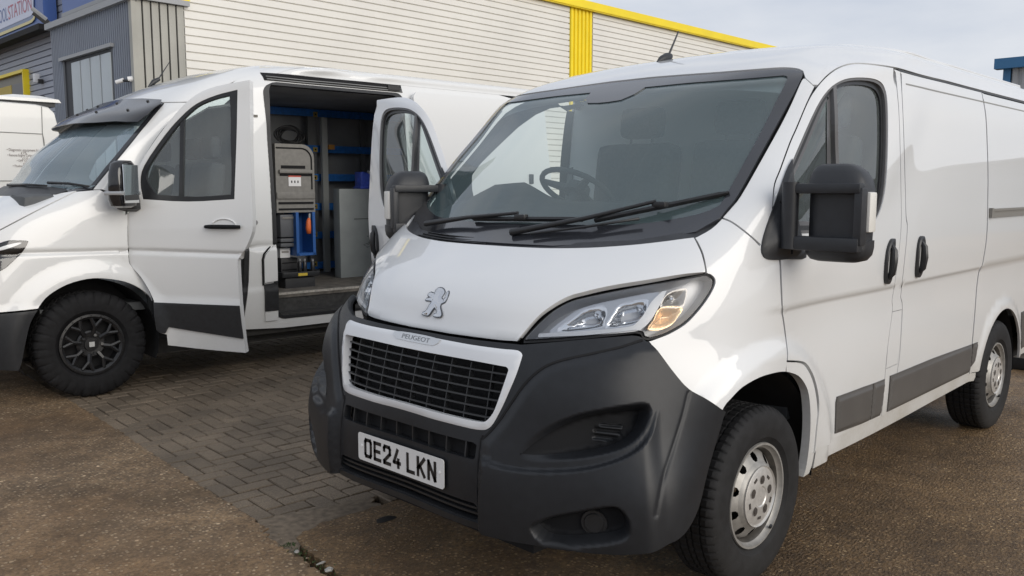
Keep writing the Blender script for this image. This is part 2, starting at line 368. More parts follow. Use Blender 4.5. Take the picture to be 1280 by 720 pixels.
def symloop(P):
    """half outline (first and last points brought to the centre line) -> closed symmetric loop"""
    P=np.array([q for q in P if q[0]>0.004]); a=np.array([0,P[0][1]]); b=np.array([0,P[-1][1]])
    H=np.vstack([a,P,b]); M=H[::-1].copy(); M[:,0]*=-1; return np.vstack([H,M[1:-1]])

def xzden(pts,st=.05):
    a=np.array(pts,float); out=[]
    for i in range(len(a)):
        b=a[(i+1)%len(a)]; k=max(1,int(np.ceil(np.linalg.norm(b-a[i])/st)))
        for j in range(k): out.append(a[i]+(b-a[i])*j/k)
    return np.array(out)
def roof_grid(S,low,zmax,tE,name,mt,parent,disp=None,nt=150,ns=30):
    """low: (t,z) half boundary from the centre outwards; rows climb from it to the top contour"""
    low=np.array(sorted([tuple(q) for q in low])); th=np.linspace(0,1,nt+1); th=np.where(th<.45,th/.45*1.6,1.6+(th-.45)/.55*(tE-1.6)); ts=np.concatenate([-th[:0:-1],th])
    zl=np.interp(np.abs(ts),low[:,0],low[:,1]); sv=np.linspace(0,1,ns); g=1-(1-sv)**2.0; n=len(ts)
    T=np.tile(ts,ns); Z=np.concatenate([zl+(zmax-zl)*k for k in g]); P=S.at(T,Z,0,disp); Nn=S.nrm(T,Z,0,disp,e=1.5e-3)
    F=[];LN=[]
    for i in range(ns-1):
        for j in range(n-1):
            f=(i*n+j,i*n+j+1,(i+1)*n+j+1,(i+1)*n+j); F.append(f); LN+=[tuple(Nn[k]) for k in f]
    V_=[tuple(p) for p in P]; top=[(ns-1)*n+j for j in range(n)]; F.append(tuple(top)); LN+=[(0,0,1)]*n
    b0=len(V_); V_+=[tuple(P[j]-Nn[j]*.012) for j in range(n)]
    for j in range(n-1):
        F.append((j+1,j,b0+j,b0+j+1)); w=np.cross(P[j+1]-P[j],Nn[j]); w/=np.linalg.norm(w)+1e-12; LN+=[tuple(w)]*4
    return obj(name,set_mesh(name,V_,F,LN),parent,mt)
# ================================================================ FIRST VAN (white, dark grey bumper)
ZW=[.15,.35,.6,.8,1.0,1.1,1.3,1.55,1.8,2.0,2.05,2.10,2.15,2.195,2.23,2.246,2.254]
WW=[.965,.985,.995,1.0,1.003,1.012,1.025,1.02,1.0,.972,.957,.930,.882,.81,.71,.61,.45]
ROWU=[(0.2,.93,.88,.76,.58,.845),(.45,.93,.88,.76,.59,.845),(0.700,0.928,0.880,0.762,0.590,0.850),(0.850,0.880,0.840,0.705,0.536,0.862),(0.960,0.808,0.776,0.634,0.474,0.874),(1.060,0.760,0.718,0.582,0.421,0.889),
(1.160,0.660,0.622,0.500,0.342,0.910),(1.260,0.490,0.463,0.370,0.226,0.935),(1.380,0.325,0.295,0.202,0.074,0.959),(1.500,0.214,0.174,0.061,-0.061,0.988),(1.650,0.068,0.024,-0.078,-0.232,0.990),
(1.800,-0.104,-0.142,-0.241,-0.379,0.970),(1.920,-0.280,-0.294,-0.357,-0.478,0.944),(2.000,-0.419,-0.422,-0.460,-0.588,0.910),(2.060,-0.540,-0.553,-0.590,-0.746,0.842),(2.120,-0.704,-0.729,-0.792,-0.937,0.790),
(2.170,-0.897,-0.927,-1.006,-1.131,0.745),(2.210,-1.110,-1.153,-1.239,-1.360,0.675),(2.240,-1.400,-1.446,-1.527,-1.621,0.58),(2.254,-1.725,-1.762,-1.826,-1.911,0.40)]
ROWB=[(0.150,0.790,0.770,0.649,0.458,0.940),(0.220,0.890,0.877,0.758,0.564,0.968),(0.300,0.928,0.919,0.808,0.622,0.985),(0.420,0.935,0.931,0.823,0.649,0.990),(0.550,0.940,0.924,0.814,0.647,0.975),
(0.660,0.934,0.903,0.795,0.622,0.940),(0.770,0.912,0.882,0.780,0.598,0.915),(0.870,0.884,0.860,0.752,0.566,0.897),(0.960,0.846,0.826,0.692,0.516,0.885),(1.050,0.780,0.750,0.600,0.425,0.877),(1.150,0.680,0.640,0.490,0.315,0.870)]
def dispU(p):
    x,y,z=p[:,0],np.abs(p[:,1]),p[:,2]; m=sstep(.80,.95,y)
    d=.013*sstep(1.04,1.072,z)*sstep(.12,-.12,x)*m*(1-sstep(1.15,1.5,z))
    r=np.hypot(x,z-.335); d+=.028*(1-sstep(.545,.635,r))*m
    r=np.hypot(x+3.0,z-.335); d+=.016*(1-sstep(.45,.52,r))*m
    return d
U=Surf(ROWU,ZW,WW,(-.75,-1.7,-3.96),dispU)
VAN=empty('panel_van',(0,0,0),label='white panel van with dark grey bumper and silver framed grille, parked in front',cat='van')
def C(S,pts,n=5,closed=False,step=6.):
    P=smooth(pts,n,closed); out=[]
    for i in range(len(P) if closed else len(P)-1):
        a,b=P[i],P[(i+1)%len(P)]; k=max(1,int(np.ceil(np.linalg.norm(b-a)/step))); out+=[tuple(a+(b-a)*j/k) for j in range(k)]
    if not closed: out.append(tuple(P[-1]))
    return S.cast(out)
def inset(P,d):
    P=np.array(P); n=len(P); a=np.roll(P,1,0); b=np.roll(P,-1,0); ar=np.sum(P[:,0]*b[:,1]-b[:,0]*P[:,1]); e=b-a; e/=np.linalg.norm(e,axis=1,keepdims=True)+1e-12
    nn=np.stack([-e[:,1],e[:,0]],1)*(1 if ar>0 else -1); return P+nn*d
# ---- bumper surface with its recesses
Bs=Surf(ROWB,ZW,WW,(-.75,-1.7,-3.96))
seam=C(Bs,[(603,549),(612,540),(625,525),(637,507),(656,480),(677,461),(700,451),(740,442),(775,434),(803,425)])
shoulder=np.vstack([seam,[(1.6,seam[-1][1]+.03),(1.8,.1),(seam[0][0]-.01,.1)]])
intake=C(Bs,[(648,566),(680,538),(716,521),(756,512,),(798,506),(809,509),(810,520),(803,537),(790,552),(768,563),(730,571),(690,574),(660,573)],4,True)
vents=C(Bs,[(740,540),(752,532),(783,532),(780,545),(765,556),(738,556)],3,True)
fog=C(Bs,[(668,655),(690,643),(725,636),(766,630),(780,637),(787,652),(780,668),(740,675),(690,674)],4,True)
crease=C(Bs,[(857,492),(850,520),(838,560),(826,600),(817,640)])
ledge=np.array(C(Bs,[(606,572),(640,583),(690,586),(740,582),(783,568),(806,545),(818,512)],5))
ledgep=np.vstack([ledge,[(1.9,ledge[-1][1]),(1.9,.05),(ledge[0][0]-.005,.05)]])
def dispB(t,z,p):
    q=np.stack([np.abs(t),z],1); 
    d=.016*sstep(-.004,.045,sdist(shoulder,q))
    d+=.024*sstep(-.003,.011,sdist(ledgep,q))*(1-sstep(ledge[:,0].max()-.06,ledge[:,0].max()+.02,q[:,0]))
    d-=.085*sstep(-.006,.026,sdist(intake,q))*sstep(intake[:,0].min(),intake[:,0].min()+.25,q[:,0])
    d-=.012*sstep(0,.01,sdist(vents,q))*(np.sin(z*2*np.pi/.022)>0)
    d-=.070*sstep(-.005,.022,sdist(fog,q))
    dc=np.full(len(q),9.)
    for a,b in zip(crease[:-1],crease[1:]):
        e=b-a; w=q-a; h=np.clip((w@e)/(e@e),0,1); dc=np.minimum(dc,np.linalg.norm(w-h[:,None]*e,axis=1))
    d-=.004*np.exp(-(dc/.008)**2)
    return d
# outlines on the bumper
sur_o=symloop(C(Bs,[(540,420.5),(552,423),(590,430),(627,435),(643,436.3),(650,438),(654,442.5),(653,449),(646,470),(637,491),(628.5,510),(617.5,530),(610,537),(602.5,538.5),(590,537),(565,531),(540,524.4),(520,518),(500,512)],3))
sur_i=symloop(C(Bs,[(530,439.5),(540,441.5),(590,450.5),(627,457.5),(634,459),(636.5,462.5),(635,468),(631,480),(620,511),(614,521),(609,526),(604,527.5),(590,525.6),(565,520),(540,513.7),(510,505)],3))
slot=symloop([(.30,.624),(.38,.624),(.397,.618),(.397,.575),(.388,.566),(.30,.566)])
lowg=symloop([(.2,.412),(.40,.412),(.412,.405),(.425,.362),(.405,.352),(.2,.352)])
top=[(560,420,),(600,425.5),(652,431,1),(690,428),(740,423.5),(790,419.5,1),(800,421),(806,428,1)]
right=[(811,428.5,1),(825,447),(840,467),(857,486),(880,499),(903,514,1),(900,520),(894,540),(880,586),(869,630),(858,655),(846,670),(832,677),(812,682),(780,684.5)]
edge=C(Bs,top[:-1]+[(808,427,1)]+right,4)
bot=list(C(Bs,[(762,684),(739,682.5),(700,678),(675,674)],3))+[(.60,.329),(.5,.328),(.25,.328)]
bloop=symloop(list(edge)+bot)
fin=np.array([(seam[:,0].min()-.03,.2),(1.35,.2),(1.35,.92),(.55,.92)])
bumper=panel(Bs,bloop,'front_bumper',dgrey,VAN,holes=[inset(sur_o,.006),slot,lowg],res=.022,disp=dispB,flange=.03,fine=(fin,.0072))
panel(Bs,[(-t,z) for t,z in []] or inset(sur_o,-.03),'grille_backing',void,bumper,res=.06,off=-.075,flange=0)
panel(Bs,inset(slot,-.02),'slot_backing',void,bumper,res=.06,off=-.04,flange=0)
panel(Bs,inset(lowg,-.02),'lower_backing',void,bumper,res=.06,off=-.05,flange=0)
strip(Bs,[(t,z) for t,z in seam],.010,'bumper_seam',void,bumper,off=.003,h=.006,mirror=True,disp=dispB)
panel(Bs,inset(sur_o,-.004),'grille_gasket',void,bumper,holes=[inset(sur_o,.010)],res=.03,off=-.004,flange=.02)
grs=panel(Bs,inset(sur_o,.003),'grille_surround',satin,VAN,holes=[sur_i],res=.02,off=.006,flange=.035,disp=lambda t,z,p:-.006*sstep(.012,0,np.abs(sdist(sur_o,np.stack([t,z],1)))) )
# badge plate on the surround
bad=symloop([(.05,.922),(.115,.924),(.135,.934),(.142,.948),(.10,.951),(.05,.952)])
bdg=panel(Bs,bad,'name_badge',mat('badge_silver',(.62,.63,.64),.3,metal=.7),grs,res=.02,off=.0085,flange=.006)
cu=bpy.data.curves.new('t','FONT'); cu.body='PEUGEOT'; to=bpy.data.objects.new('t',cu); COL.objects.link(to); me=bpy.data.meshes.new_from_object(to.evaluated_get(bpy.context.evaluated_depsgraph_get())); bpy.data.objects.remove(to)
P_=np.array([v.co[:] for v in me.vertices]); lo,hi=P_.min(0),P_.max(0); tz=np.stack([-.085+.17*(P_[:,0]-lo[0])/(hi[0]-lo[0]),.929+.016*(P_[:,1]-lo[1])/(hi[1]-lo[1])],1); Q_=Bs.at(tz[:,0],tz[:,1],.0092)
for v,q in zip(me.vertices,Q_): v.co=q
obj('badge_lettering',me,grs,mat('badge_letter_grey',(.22,.23,.24),.35,metal=.5))
def zspan(loop,z):
    xs=[];n=len(loop)
    for i in range(n):
        (a,b),(c,d)=loop[i],loop[(i+1)%n]
        if (b>z)!=(d>z): xs.append(a+(c-a)*(z-b)/(d-b))
    return max(xs) if xs else 0
gt=mat('grille_black_plastic',(.020,.021,.023),.36,bump=(600,.1))
zt,zb=sur_i[:,1].max(),sur_i[:,1].min()
for k in range(6):
    z=zb+.018+(zt-.03-zb-.018)*k/5; w=zspan(sur_i,z)+.01
    strip(Bs,[(t,z) for t in np.linspace(-w,w,29)],.0075,'grille_slat',gt,VAN,off=-.020,h=.022)
for k in range(9):
    y=-.40+.8*k/8; o=[zz for zz in np.linspace(zb,zt,40) if zspan(sur_i,zz)>abs(y)]
    strip(Bs,[(y,z) for z in np.linspace(min(o),max(o),12)],.005,'grille_bar',gt,VAN,off=-.026,h=.02)
for k in range(8):
    y=-.34+.68*k/7; strip(Bs,[(y,z) for z in np.linspace(.564,.626,5)],.008,'slot_bar',gt,bumper,off=-.012,h=.02)
for z in (.392,.372): strip(Bs,[(t,z) for t in np.linspace(-.43,.43,15)],.010,'lower_slat',gt,bumper,off=-.008,h=.02)
# lower lip
lip=[(t,.336) for t in np.linspace(-.62,.62,31)]
strip(Bs,lip,.030,'bumper_lip',black,bumper,off=.010,h=.02)
# centre insert seams
for sgn in (1,-1): strip(Bs,[(sgn*a,b) for a,b in ((.417,.655),(.412,.64),(.413,.56),(.416,.46),(.42,.39))],.005,'insert_seam',void,bumper,off=.003,h=.006,disp=dispB)
for sgn in (1,-1):
    fc=fog.mean(0); p=Bs.at([fc[0]+.03],[fc[1]],-.05)[0]; n_=Bs.nrm([fc[0]+.03],[fc[1]])[0]; p[1]*=sgn; n_[1]*=sgn
    m=MB(); a=Vector(n_).orthogonal(); m.tube([p,p+n_*.03],[.046,.044],20); m.tube([p+n_*.028,p+n_*.034],[.036,.032],20); m.build('fog_lamp_blank',black,bumper,angle=40)
panel(Bs,inset(intake,.016),'intake_insert',recb,bumper,res=.012,off=.0015,flange=0,disp=dispB,mirror=True)
panel(Bs,inset(fog,.014),'fog_insert',recb,bumper,res=.012,off=.0015,flange=0,disp=dispB,mirror=True)
# number plate
def strokes(m,segs,w,to3,th,nrm):
    for s_ in segs:
        for (a,b) in zip(s_[:-1],s_[1:]):
            a=np.array(a,float); b=np.array(b,float); e=(b-a)/np.linalg.norm(b-a); q=np.array([-e[1],e[0]])*w/2; a2=a-e*w*.42; b2=b+e*w*.42
            m.prism([to3(*(a2+q)),to3(*(b2+q)),to3(*(b2-q)),to3(*(a2-q))],np.array(nrm)*th)
GL={'O':[[(0,.12),(0,.88),(.12,1),(.88,1),(1,.88),(1,.12),(.88,0),(.12,0),(0,.12)]],'E':[[(1,1),(0,1),(0,0),(1,0)],[(0,.5),(.85,.5)]],
'2':[[(0,.74),(0,.88),(.12,1),(.88,1),(1,.88),(1,.60),(0,.10),(0,0),(1,0)]],'4':[[(.62,1),(0,.25),(1,.25)],[(.74,.45),(.74,0)]],'L':[[(0,1),(0,0),(1,0)]],
'K':[[(0,1),(0,0)],[(1,1),(0,.38)],[(.32,.55),(1,0)]],'N':[[(0,0),(0,1),(1,0),(1,1)]]}
def plate(text,to3,nrm,parent,name='number_plate'):
    m=MB(); pts=[]
    for cx,cy,a0 in ((.248,.0435,0),(-.248,.0435,90),(-.248,-.0435,180),(.248,-.0435,270)):
        for k in range(5): a=R(a0+k*22.5); pts.append(to3(cx+.012*math.cos(a),cy+.012*math.sin(a)))
    m.prism([np.array(p)-np.array(nrm)*.003 for p in pts],np.array(nrm)*.003)
    pl=m.build(name,mat('reflective_plate_white',(.74,.74,.73),.35,coat=.3,noise=(120,.03)),parent)
    chars=MB(); x=-.5*(7*.05+6*.011+.033-.011)+.007; 
    for k,ch in enumerate(text):
        if ch==' ': x+=.022; continue
        w_=.036; strokes(chars,[[(x+a*w_,-.0325+b*.065) for a,b in s_] for s_ in GL[ch]],.014,to3,.0012,nrm); x+=.061
    chars.build('plate_characters',mat('plate_black',(.012,.012,.013),.4),pl)
    for sx in (-1,1):
        c=np.array(to3(sx*.236,0.004)); MB().tube([c,c+np.array(nrm)*.003],.0055,10).build('plate_screw',mat('plate_screw_white',(.8,.8,.8),.3),pl)
    return pl
plate('OE24 LKN',lambda a,b:np.array([.957-.0,a,.486+b]),(1,0,0),VAN)
# ---- bonnet
bon_low=[(560,416.5),(590,420.5),(623,424.5),(645,426,1)]
bon_r=[(649,423.5),(652.5,419),(662,408),(675,395),(690,384),(702.5,376.5),(715,371),(727.5,367.7),(747.5,362.7),(772.5,357.7),(800,353.4),(830,348.4),(855,344.2),(880,341.5,1)]
bon_s=[(881.3,337),(877.5,319),(872,306),(868,298,1)]
bon_t=[(850,300.3),(835,302.4),(802,306.3),(770,309),(735,311),(690,311.5),(650,310),(610,307.5)]
def dispH(t,z,p):
    q=np.abs(t); return -.010*sstep(.012,0,z-np.interp(q,blz[:,0],blz[:,1]))+.007*sstep(.03,.12,z-np.interp(q,blz[:,0],blz[:,1]))
lowc=C(U,bon_low,4); blz=lowc[np.argsort(lowc[:,0])]
hb=symloop(np.vstack([lowc,C(U,bon_r+bon_s+bon_t,3)]))
bonnet=panel(U,inset(hb,.002),'bonnet',white,VAN,res=.028,disp=dispH,flange=.02)
# liner behind bonnet, wings and bumper so the gaps read dark
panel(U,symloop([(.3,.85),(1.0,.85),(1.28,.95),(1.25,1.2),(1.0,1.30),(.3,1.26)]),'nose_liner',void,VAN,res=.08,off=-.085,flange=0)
# emblem: standing lion in chrome, drawn over the bonnet
lion=[(537,369),(540,367),(545,368.5),(546.5,363.5),(551,361.5),(555.5,363),(557.5,367),(555.5,370.5),(553.5,374),(556,376),(559,371),(560.5,366.5),(562.5,366.5),(561.5,372),(558,378.5),(553,381),(552,386),(553.5,392),(552.5,396.5),(544.5,396.2),(544,394),(548,391.5),(545.5,385),(541,390),(537,395),(530.5,393.8),(530,391.8),(534.5,389.5),(538.5,382),(541.5,377.5),(534.5,376.5),(534.5,374.5),(540.5,373.5),(537.5,371.5)]
lionl=C(U,lion,2,True)
panel(U,inset(lionl,-.0035),'emblem_shadow_edge',mat('emblem_shadow_dark',(.10,.105,.115),.3,metal=.6),bonnet,res=.012,off=.008,flange=.004)  # dark underlay paints the shadow edge round the emblem
panel(U,lionl,'lion_emblem',mat('emblem_chrome',(.60,.61,.63),.16,metal=1),bonnet,res=.008,off=.0092,flange=.002,disp=lambda t,z,p:.006*sstep(0,.012,sdist(lionl,np.stack([t,z],1))))
# ---- headlamps
hl=C(U,[(654.5,425.5,1),(660,418),(680,397.5),(697,384.5),(715,375.5),(735,370.3),(775,362),(810,355.6),(850,349),(879,344.2),(888,346),(892,351),(889.5,361),(880,376),(868,391),(855,403.5),(838,414),(822,420.5),(812,423,1),(806,421),(803,415.5),(795,413.8,1),(750,418.5),(700,423)],3,True)
def lamp(mirror):
    bowl=panel(U,inset(hl,.004),'headlamp_housing',greyp,VAN,res=.03,off=-.055,flange=-.052,only_mirror=mirror)
    bz=mat('headlamp_gap_black',(.008,.008,.009),.6)
    panel(U,inset(hl,-.006),'headlamp_gasket',bz,bowl,holes=[inset(hl,.0015)],res=.03,off=-.010,flange=.03,only_mirror=mirror)
    def rf(P,mt,nm,off,dep,n=3,hl_=()):
        q=C(U,P,n,True); c=q.mean(0)
        panel(U,q,nm,mt,bowl,holes=[inset(C(U,k,3,True),.003) for k in hl_],res=.012,off=off,flange=.02,disp=lambda t,z,p:-dep*sstep(0,.055,sdist(q,np.stack([t,z],1))),only_mirror=mirror)
        return c
    R1=[(694,412),(712,394),(730,381),(752,377),(758,386),(755,398),(749,408)]; R2=[(756,408),(764,390),(774,376),(800,370),(812,372),(811,385),(805,397),(795,404)]
    rf([(684,415),(705,393.5),(728,379.5),(770,369),(824,360.5),(814,378),(803,398),(791,406.5),(740,411)],mat('lamp_silver_bezel',(.50,.52,.55),.32,metal=.8),'reflector_bezel',-.026,.002,hl_=(R1,R2))
    rf([(694,412),(712,394),(730,381),(752,377),(758,386),(755,398),(749,408)],refl,'inner_reflector',-.026,.045)
    rf([(756,408),(764,390),(774,376),(800,370),(812,372),(811,385),(805,397),(795,404)],refl,'outer_reflector',-.026,.045)
    rf([(671,420.5,1),(673,416,1),(735,412.5),(785,408),(797,402),(806,391),(815,376),(828,363,1),(834,362,1),(827,378),(815,399),(804,410),(793,414),(740,418)],mat('daylight_strip_white',(.86,.88,.90),.25,coat=.4),'daylight_strip',-.008,.0)
    rf([(827,381),(837,363),(858,358.5),(862,363),(860,375),(856,384),(836,384)],mat('corner_lamp_smoked',(.30,.29,.28),.25,metal=.7),'position_lamp',-.02,.03)
    rf([(819,400),(828,383),(856,384),(851,396),(842,407),(826,413),(812,411)],amber,'turn_signal',-.02,.03)
    # bulbs with chromed shrouds
    for (x,y) in ((745,388),(803,382),(846,370)):
        t_,z_=U.cast([(x,y)])[0]; p=U.at([t_],[z_],-.06)[0]; n_=U.nrm([t_],[z_])[0]; n_=n_*.6+np.array([.4,.1,0]); n_/=np.linalg.norm(n_)
        if mirror: p[1]*=-1; n_[1]*=-1
        MB().tube([p,p+n_*.02,p+n_*.034,p+n_*.04],[.013,.013,.010,.004],12).build('bulb_shroud',refl,bowl,angle=40)
    panel(U,inset(hl,.003),'headlamp_lens',lens,bowl,res=.025,off=-.001,flange=.012,only_mirror=mirror)
lamp(False); lamp(True)
# ---- wings
arch=[(903,513,1),(908,505),(914,498.5),(928,484.5),(950,472),(971,466),(982,465,1)]
wing=C(U,[(811,427,1),(825,446),(840,466),(857,485),(880,498)]+arch+[(983.5,453),(983.5,437),(979,402),(977.5,390),(975.5,345),(974.5,327),(971,312),(966,296),(960,292,1),(950,307,1),(940,297),(925,285),(914,277.5),(903,273,1),(889,286),(868.5,297.5,1),(873.5,306),(879,319),(882.8,338),(882.5,342,1),(889,344),(894,351),(891,362),(882,377),(870,392),(857,405),(839,416),(823,422.5)],3,True)
# the strip of wing under the A pillar runs behind the mirror base
for mir in (False,True): panel(U,inset(wing,.0018),'front_wing',white,VAN,res=.026,flange=.02,only_mirror=mir)
# ---- A pillars
pil=C(U,[(903.5,272,1),(915,259),(926,245),(950,203),(975,158),(990,128),(1002,101),(1006.5,98,1),(1018,108.5,1),(1009,127),(995,160),(987,178),(975,211),(968,229),(966,248),(965,270),(965,291,1),(951,306,1),(940,296),(925,284),(914,276.5)],3,True)
for mir in (False,True): panel(U,inset(pil,.001),'windscreen_pillar',white,VAN,res=.03,flange=.03,only_mirror=mir)
# ---- windscreen with its printed black border
ws_edge=C(U,[(902.5,272.5),(914,258.5),(925,244.5),(949,202),(974,157),(989,127),(1001,101),(1004,94),(1003,88.5),(995,86.2),(977,85),(940,87.5),(902,90.5),(860,93.5),(836,95.3),(815,97)],3)
wso=symloop(np.vstack([[(.3,1.285),(.6,1.31),(.8,1.35)],ws_edge]))
ws_in=C(U,[(760,281),(790,279.5),(820,276.5),(868,268),(895,259),(906,249),(930,206),(955,160),(975,118),(984,98),(981,94),(972,94.3),(940,97),(900,100),(860,103),(825,106.5)],3)
zt_=ws_in[-1][1]; kk=ws_in[(ws_in[:,0]>.16)&~((ws_in[:,0]<.17)&(ws_in[:,1]>1.9))]; wsi=symloop(np.vstack([[(.15,ws_in[0][1]-.006)],kk,[(.165,zt_),(.145,zt_-.035),(.10,zt_-.06),(.03,zt_-.065)]]))
rw=[]
for r_ in ROWU:
    if 1.2<r_[0]<1.97:
        tq=np.linspace(.6,1.2,80); q=U.raw(tq,np.full(80,r_[0])); xe=np.interp(.862,q[:,1],q[:,0]); k_=(r_[1]-xe)/.862**2; bl_=float(sstep(1.95,1.75,r_[0])); w_=float(U.W(r_[0])[0]); rw.append((r_[0],r_[1],r_[2]+bl_*(r_[1]-k_*(.45*w_)**2-r_[2]),r_[3]+bl_*(r_[1]-k_*(.75*w_)**2-r_[3]),r_[4]+bl_*(r_[1]-k_*r_[5]**2-r_[4]),r_[5]))
    else: rw.append(r_)
UW=Surf(rw,ZW,WW,(-.75,-1.7,-3.96))
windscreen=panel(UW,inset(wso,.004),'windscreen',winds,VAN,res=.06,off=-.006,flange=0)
panel(UW,inset(wso,.003),'windscreen_border',mat('printed_glass_border',(.030,.032,.038),.16,coat=.6),windscreen,holes=[wsi],res=.035,off=-.002,flange=.012)
panel(U,symloop(C(U,[(810,99.5),(803,111),(795,116)],3)) if False else np.array([(-.13,2.045),(-.15,1.985),(-.10,1.94),(.10,1.94),(.15,1.985),(.13,2.045)]),'sensor_cover',black,windscreen,res=.04,off=-.022,flange=-.012)
# ---- cowl under the screen
cow=symloop(np.vstack([C(U,[(610,309),(650,311.5),(690,313),(735,312.5),(770,310.5),(802,307.8),(835,304),(866,298.5,1),(889,287),(903,274,1)],3),[(.80,1.365),(.6,1.325),(.3,1.305)]]))
cowl=panel(U,cow,'scuttle_panel',mat('scuttle_black_plastic',(.034,.036,.041),.45,noise=(30,.2),bump=(500,.15)),VAN,res=.03,off=-.010,flange=.03,disp=lambda t,z,p:-.006*np.exp(-((z-1.30)/.012)**2))
for k in range(5):
    z0=1.262+.009*k; strip(U,[(-t,z0+.03*(t/.8)**2) for t in np.linspace(.05,.62-.03*k,14)],.0045,'scuttle_slot',void,cowl,off=-.008,h=.004)
    strip(U,[(-t,z0+.0045+.03*(t/.8)**2) for t in np.linspace(.05,.62-.03*k,14)],.004,'scuttle_rib',black,cowl,off=-.004,h=.008)
def wiper(arm,blade):
    A=U.cast(arm); Bp=U.cast(blade); m=MB(); pa=[U.at([t],[z],o)[0] for (t,z),o in zip(A,(.012,.03,.032))]
    m.tube(pa,[.014,.009,.007],8); w=m.build('wiper_arm',black,VAN,angle=50)
    pts=[U.at([t],[z],.012)[0] for t,z in np.linspace(Bp[0],Bp[1],12)]; m=MB()
    m.tube(pts,[.006]+[.010]*10+[.006],6); 
    pts=[U.at([t],[z],.002)[0] for t,z in np.linspace(Bp[0],Bp[1],12)]; m.tube(pts,.004,4)
    mid=pts[5]; m.box(U.at([np.mean(Bp[:,0])],[np.mean(Bp[:,1])],.022)[0],(.03,.06,.022),bev=.006); m.build('wiper_blade',black,w,angle=50)
wiper([(534,282),(590,278),(652,273)],[(592,275.5),(729,276.5)])
wiper([(640,293.5),(735,280),(822,259)],[(744,278),(912,243)])
MB().tube([U.at([t],[z],.015)[0] for t,z in U.cast([(665,296),(735,287),(800,277)])],.006,6).build('wiper_linkage',black,VAN,smooth=True)
# ---- roof
dtop=[(1019,110,1),(1030,97),(1042,87),(1055,81),(1068,78.5),(1085,79),(1105,81.5),(1120,84,1)]
rf0=C(U,[(815,96),(836,94.3),(860,92.5),(902,89.5),(940,86.5),(977,84),(996,85.2),(1004,88.5),(1005.5,94),(1007,97.5,1),(1018.5,107.5,1)]+dtop,3)
tE=5.2; gz=rf0[-1][1]
def dispR(t,z,p):
    y=np.abs(p[:,1]); return .007*np.exp(-((y-.66)/.02)**2)*sstep(-.62,-.9,p[:,0])*sstep(2.06,2.14,z)-.004*np.exp(-((p[:,0]+1.12)/.006)**2)*sstep(.3,.5,y)
roof=roof_grid(U,[(0,rf0[rf0[:,0]>0][0][1])]+[q for q in rf0 if q[0]>0]+[(t,gz) for t in np.linspace(rf0[-1][0]+.05,tE,30)],2.254,tE,'roof',white,VAN)
strip(U,[(t,gz-.012) for t in np.linspace(rf0[-1][0]+.05,5.15,40)],.010,'gutter_seal',black,roof,off=.001,h=.004,mirror=True)
# aerial
at_,az_=U.cast([(834,73)])[0]; bt=Vector(U.at([at_],[az_])[0])
ae=MB(); ae.tube([bt+Vector((.085,0,-.022)),bt+Vector((.05,0,-.004)),bt+Vector((0,0,.012)),bt+Vector((-.03,0,.020))],[.006,.018,.024,.016],10); ae.tube([bt+Vector((-.012,0,.02)),bt+Vector((-.10,0,.155))],[.0065,.004],6); ae.build('roof_aerial',mblack,VAN,angle=50)
# ---- body side behind the doors
def xz(pts): 
    a=xzden(pts); return np.stack([U.tx(a[:,0],a[:,1]),a[:,1]],1)
rear_edge=[(1118,86,1),(1121,110),(1124,150),(1126,230),(1126,290),(1119,350),(1115,375),(1115.5,388),(1110,430),(1107,460),(1104,500)]
slide_f=[(1126,89,1),(1129,150),(1131.5,230),(1132.5,270),(1134,290),(1127,360),(1126,372),(1128,386),(1125,440),(1122,462),(1118,490)]
re_=C(U,rear_edge,4); sf_=C(U,slide_f,4); zg=gz-.02
bp=np.vstack([re_[::-1],sf_]); bp[:len(re_)][:, :]=bp[:len(re_)]
zf=.435
bpl=np.vstack([np.vstack([sf_,[(sf_[-1][0],zf)]]),[(re_[-1][0],zf)],re_[::-1]])
X_SL=-2.44; sd_t=U.tx([X_SL]*8,np.linspace(zf,zg,8)); ext=[(a,b) for a,b in zip(U.tx([X_SL]*40,np.linspace(zf,zg,40)),np.linspace(zf,zg,40))]
slide=np.vstack([sf_,[(sf_[-1][0],zf)],ext[:-1],[(ext[-1][0],sf_[0][1])]])
rarch=[(-3.0+.43*math.cos(a),.335+.43*math.sin(a)) for a in np.linspace(R(14),R(172),22)][::1]
rp=xz([(-2.45,.435),(-2.56,.435)]+rarch+[(-3.44,.40),(-3.95,.40),(-3.955,1.2),(-3.955,zg),(-3.2,zg),(-2.45,zg),(-2.45,1.2)])
flap=C(U,[(1115.5,389.5,1),(1127.5,386.5,1),(1125,430),(1122,455,1),(1107.5,461.5,1),(1110,430)],3,True)
zw=[.262,.30,.33,.36,.392]
sill=xz([(-.44,.43),(-.43,.352),(-1.5,.362),(-2.54,.380),(-2.56,.40),(-2.555,.43),(-1.5,.43)])
HAND=mat('door_handle_black',(.02,.021,.024),.4,bump=(900,.08))
